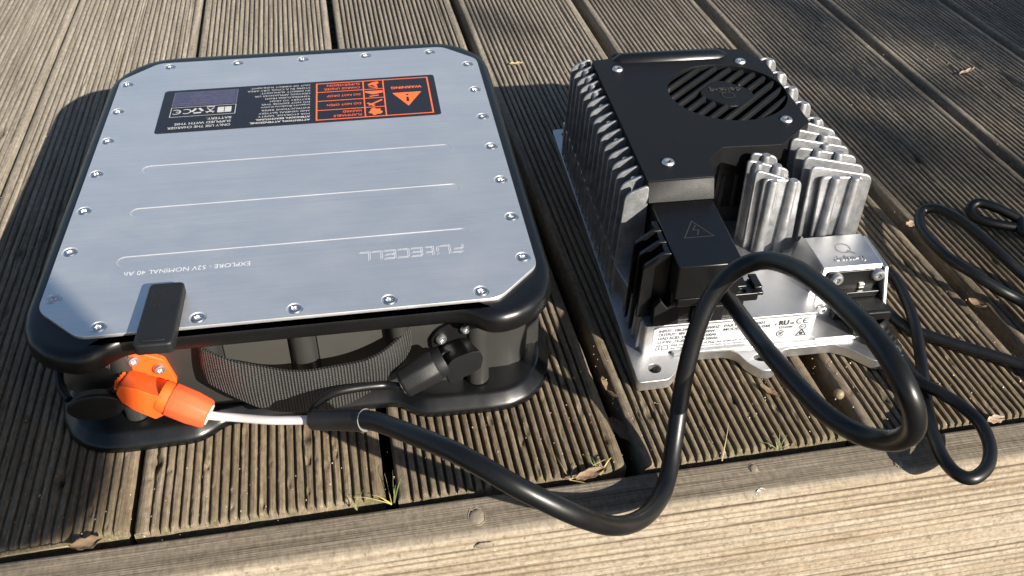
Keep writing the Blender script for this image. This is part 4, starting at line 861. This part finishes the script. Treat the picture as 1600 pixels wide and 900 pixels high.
# knots and a flake in the edge beam
def beam_knot(x, y, z, rx, ry, vertical):
    mt = Matrix.Translation((x, y, z)) @ (Matrix.Rotation(R(90), 4, 'X') if vertical else Matrix.Identity(4)) @ Matrix.Diagonal((rx, ry, 1, 1))
    v = []; n = 22; rs = np.random.RandomState(int(x * 1000)); rr = 1 + .06 * rs.randn(n)
    for r_, h in ((1.18, -.0002), (1.12, .0001), (1., -.0003), (.9, .00025), (.3, .0004)): v += [(r_ * rr[k] * math.cos(2 * math.pi * k / n), r_ * rr[k] * math.sin(2 * math.pi * k / n), h) for k in range(n)]
    f = [(i * n + k, i * n + (k + 1) % n, (i + 1) * n + (k + 1) % n, (i + 1) * n + k) for i in range(4) for k in range(n)] + [tuple(range(4 * n, 5 * n))]
    MB().add(v, f, mt).build('wood_knot', M['knot'], beam, angle=60)
beam_knot(0.3408, -0.0142, .0002, 0.0046, 0.0055, False)
beam_knot(0.5111, -0.0081, .0002, 0.0026, 0.0034, False)
beam_knot(0.5995, -0.0197, .0002, 0.0026, 0.0030, False)
beam_knot(0.3429, -0.0296, -0.0077, 0.0050, 0.0026, True)

leaf('dead_leaf', 'pale brown dead leaf lying at the board ends by the lower left corner', 'leaf', (0.1259, 0.0092, 0.0025), .0170, .0075, .12, .0016, M['leaf'], .15, 3)
sb = MB(); blade(sb, (0, 0, 0), (-1, -.03), .0430, .0008, .0005, 6); o = sb.build('straw_stalk', M['straw'], None); o.location = (0.1193, 0.0105, 0.0020); tag(o, 'long yellow straw stalk lying along the joint at the lower left', 'straw')
leaf('dead_leaf', 'tan dead leaf under grass blades where the board gap meets the beam', 'leaf', (0.4116, 0.0031, 0.0030), .0200, .0066, .25, .0010, M['leaf'], .1, 5)
leaf('dead_leaf', 'small curled brown leaf wedged in the board gap left of the charger foot', 'leaf', (0.4426, 0.0739, -0.0040), .0200, .0070, 1.9, .0030, M['leaf'], .5, 8)
leaf('dead_leaf', 'crumpled dark leaf deep in the board gap below the curled one', 'leaf', (0.4438, 0.0411, -0.0080), .0240, .0080, 1.9, .0030, M['leaf'], -.4, 9)
leaf('dead_leaf', 'dry yellowish leaf lying on the boards right of the middle charger lug', 'leaf', (0.5463, 0.0484, 0.0015), .0150, .0050, 2.2, .0010, M['leaf'], 0, 11)
leaf('dead_leaf', 'crinkled brown leaf on the board joint beside the coiled cord loop', 'leaf', (0.7309, 0.1015, 0.0030), .0130, .0070, -.8, .0020, M['leaf'], .2, 13)
leaf('wood_chip', 'small pink chip of wood at the corner joint below the first cord loop', 'chip', (0.7390, 0.2066, 0.0010), .0110, .0060, .3, .0006, M['chip'], .1, 15)
leaf('wood_chip', 'flat pinkish chip of wood at the beam edge right of the cord loop', 'chip', (0.6776, -0.0029, 0.0025), .0125, .0062, .1, .0003, M['chip'], 0, 17)
leaf('wood_chip', 'pale sliver of wood on the boards between battery and charger', 'chip', (0.4796, 0.5531, 0.0020), .0140, .0040, 0, .0006, M['straw'], 0, 19)
leaf('dry_twig', 'pale curved bit of twig on the boards at the upper right', 'twig', (0.9421, 0.4486, 0.0020), .0240, .0030, .35, .0014, M['chip'], 0, 21)
leaf('white_flake', 'white flake stuck to the rounded edge of the beam', 'flake', (0.5087, -0.0267, -0.0010), .0090, .0055, .2, .0004, M['paper'], .6, 23)
tuft('grass_tuft', 'thin green and straw blades at the board ends left of the second knot', 0.2734, 0.0065, -0.0010, ((115, .012, .0004, .006), (60, .010, .0003, .007), (140, .008, .0003, .003)), M['grass'])
tuft('grass_tuft', 'bright green grass blades growing from the gap under the thick cable', 0.2949, 0.0075, -0.0010, ((60, .014, .0005, .009), (75, .008, .0005, .007), (85, .018, .0003, .009)), M['grass'])
tuft('straw_tuft', 'yellow straw curling over the board end under the thick cable', 0.2934, 0.0068, -0.0010, ((150, .012, .0006, .004), (165, .022, .0003, .005), (95, .022, .0003, .003)), M['grassy'])
tuft('grass_tuft', 'green grass blades sprouting over the tan dead leaf', 0.4176, 0.0053, -0.0010, ((125, .013, .0004, .008), (112, .010, .0004, .008), (100, .006, .0004, .006)), M['grass'])
tuft('straw_tuft', 'single thick yellow blade beside the tan dead leaf', 0.4186, 0.0046, -0.0010, ((40, .011, .0007, .006), (75, .004, .0006, .004)), M['grassy'])
tuft('straw_tuft', 'thin pale straws tangled on the beam edge left of the tan leaf', 0.3995, 0.0044, -0.0010, ((20, .026, .0004, .003), (105, .020, .0003, .003), (60, .012, .0003, .002), (-30, .012, .0004, .001)), M['straw'])
tuft('straw_tuft', 'thin straw standing from the joint left of the loose cable loop', 0.4947, 0.0009, -0.0010, ((62, .024, .0004, .010),), M['straw'])
tuft('grass_tuft', 'small mossy tuft at the board ends under the thick cable loop', 0.5320, 0.0020, -0.0010, ((150, .010, .0005, .004), (40, .010, .0004, .006), (70, .016, .0003, .010), (100, .008, .0005, .005), (10, .008, .0004, .003)), M['grass'])
o = MB().lathe([(.0004, 0), (.0026, .0008), (.0036, .0026), (.0034, .0042), (.0022, .0058), (.0006, .0066)], 16).build('snail_shell', M['snail'], None, angle=70); o.location = (0.5898, 0.0399, -0.0020); o.rotation_euler = (.5, .3, 0); tag(o, 'tiny brown snail shell in the board gap inside the cable loop', 'snail shell')


# grit and crumbs of wood caught on the boards
rg_ = np.random.RandomState(33); gb = MB()
for _ in range(1500):
    x = rg_.uniform(-.05, .95); y = rg_.uniform(.008, .55) if rg_.rand() < .6 else rg_.uniform(.006, .12)
    if (x - .2589) ** 2 < .158 ** 2 and (y - .25) ** 2 < .185 ** 2: continue
    s_ = rg_.uniform(.00018, .00065) * (1.5 if rg_.rand() < .06 else 1); c_ = np.array([x, y, rg_.uniform(-.0012, .0002)])
    gb.add([c_ + s_ * rg_.randn(3) * .3 + s_ * np.array(q) for q in ((1, 0, -.4), (-.5, .9, -.4), (-.5, -.9, -.4), (0, 0, 1.0))], [(0, 2, 1), (0, 1, 3), (1, 2, 3), (2, 0, 3)])
o = gb.build('grit', M['grit'], None, smooth=False, kind='stuff')
# ------------------------------------------------------------------ out of frame: what shades the scene
tree = thing('garden_tree', 'young leafy tree beyond the deck whose crown dapples the boards at the upper right', 'tree', (4.28, -4.10, -.15))
mb = MB(); mb.tube([(0, 0, 0), (.03, .02, .9), (-.03, .05, 1.8), (-.10, .06, 2.6), (-.22, .10, 3.2)], .06, 10, 5, radii=[.075, .06, .045, .03, .012]); mb.build('trunk', M['deck'], tree)
rt = np.random.RandomState(11); lb = MB(); br_ = MB()
for i in range(19):
    c_ = np.array([-.28, .20, 3.0]) + np.array([rt.uniform(-.42, .55), rt.uniform(-.32, .36), rt.uniform(-.18, .22)])
    br_.tube([(-.10, .06, 2.5), tuple(np.array([-.15, .1, 2.7]) * .5 + c_ * .5 + [0, 0, .05]), tuple(c_)], .012, 6, 4, radii=[.014, .009, .004])
    for k in range(36):
        q = c_ + rt.randn(3) * np.array([.085, .085, .06]); a = rt.randn(3); b = rt.randn(3); a /= np.linalg.norm(a); b -= a * (a @ b); b /= np.linalg.norm(b); L = rt.uniform(.028, .05)
        lb.add([q - a * L, q + b * L * .45, q + a * L, q - b * L * .45], [(0, 1, 2, 3)])
br_.build('limb', M['deck'], tree, kind='stuff'); lb.build('crown', M['grass'], tree, smooth=False, kind='stuff')
ch = thing('added_shade_chair', 'made-up chair behind the viewer, unseen, added to cast the shade at the battery front-left corner', 'chair', (.40, -.90, -.15))  # added out of view: its back panel stands in for the viewer's own shadow
MB().prism(roundpoly([(-.26, .69), (.342, .69), (.342, 1.14), (-.26, 1.14)], [.1, .115, .1, .1], 8), 0, .018, XZ(.09)).build('shade_panel', M['plastic_tex'], ch, bevel=.004)
MB().prism(roundpoly([(-.24, -.42), (.24, -.42), (.24, .06), (-.24, .06)], .05, 6), .56, .59).build('seat', M['plastic_tex'], ch, bevel=.004)
for x in (-.20, .20): MB().cyl((x, .07, 0), (x, .07, .80), .014, .014, 12).build('leg', M['plastic_tex'], ch)
for x in (-.20, .20): MB().cyl((x, -.38, 0), (x, -.38, .565), .014, .014, 12).build('leg', M['plastic_tex'], ch)
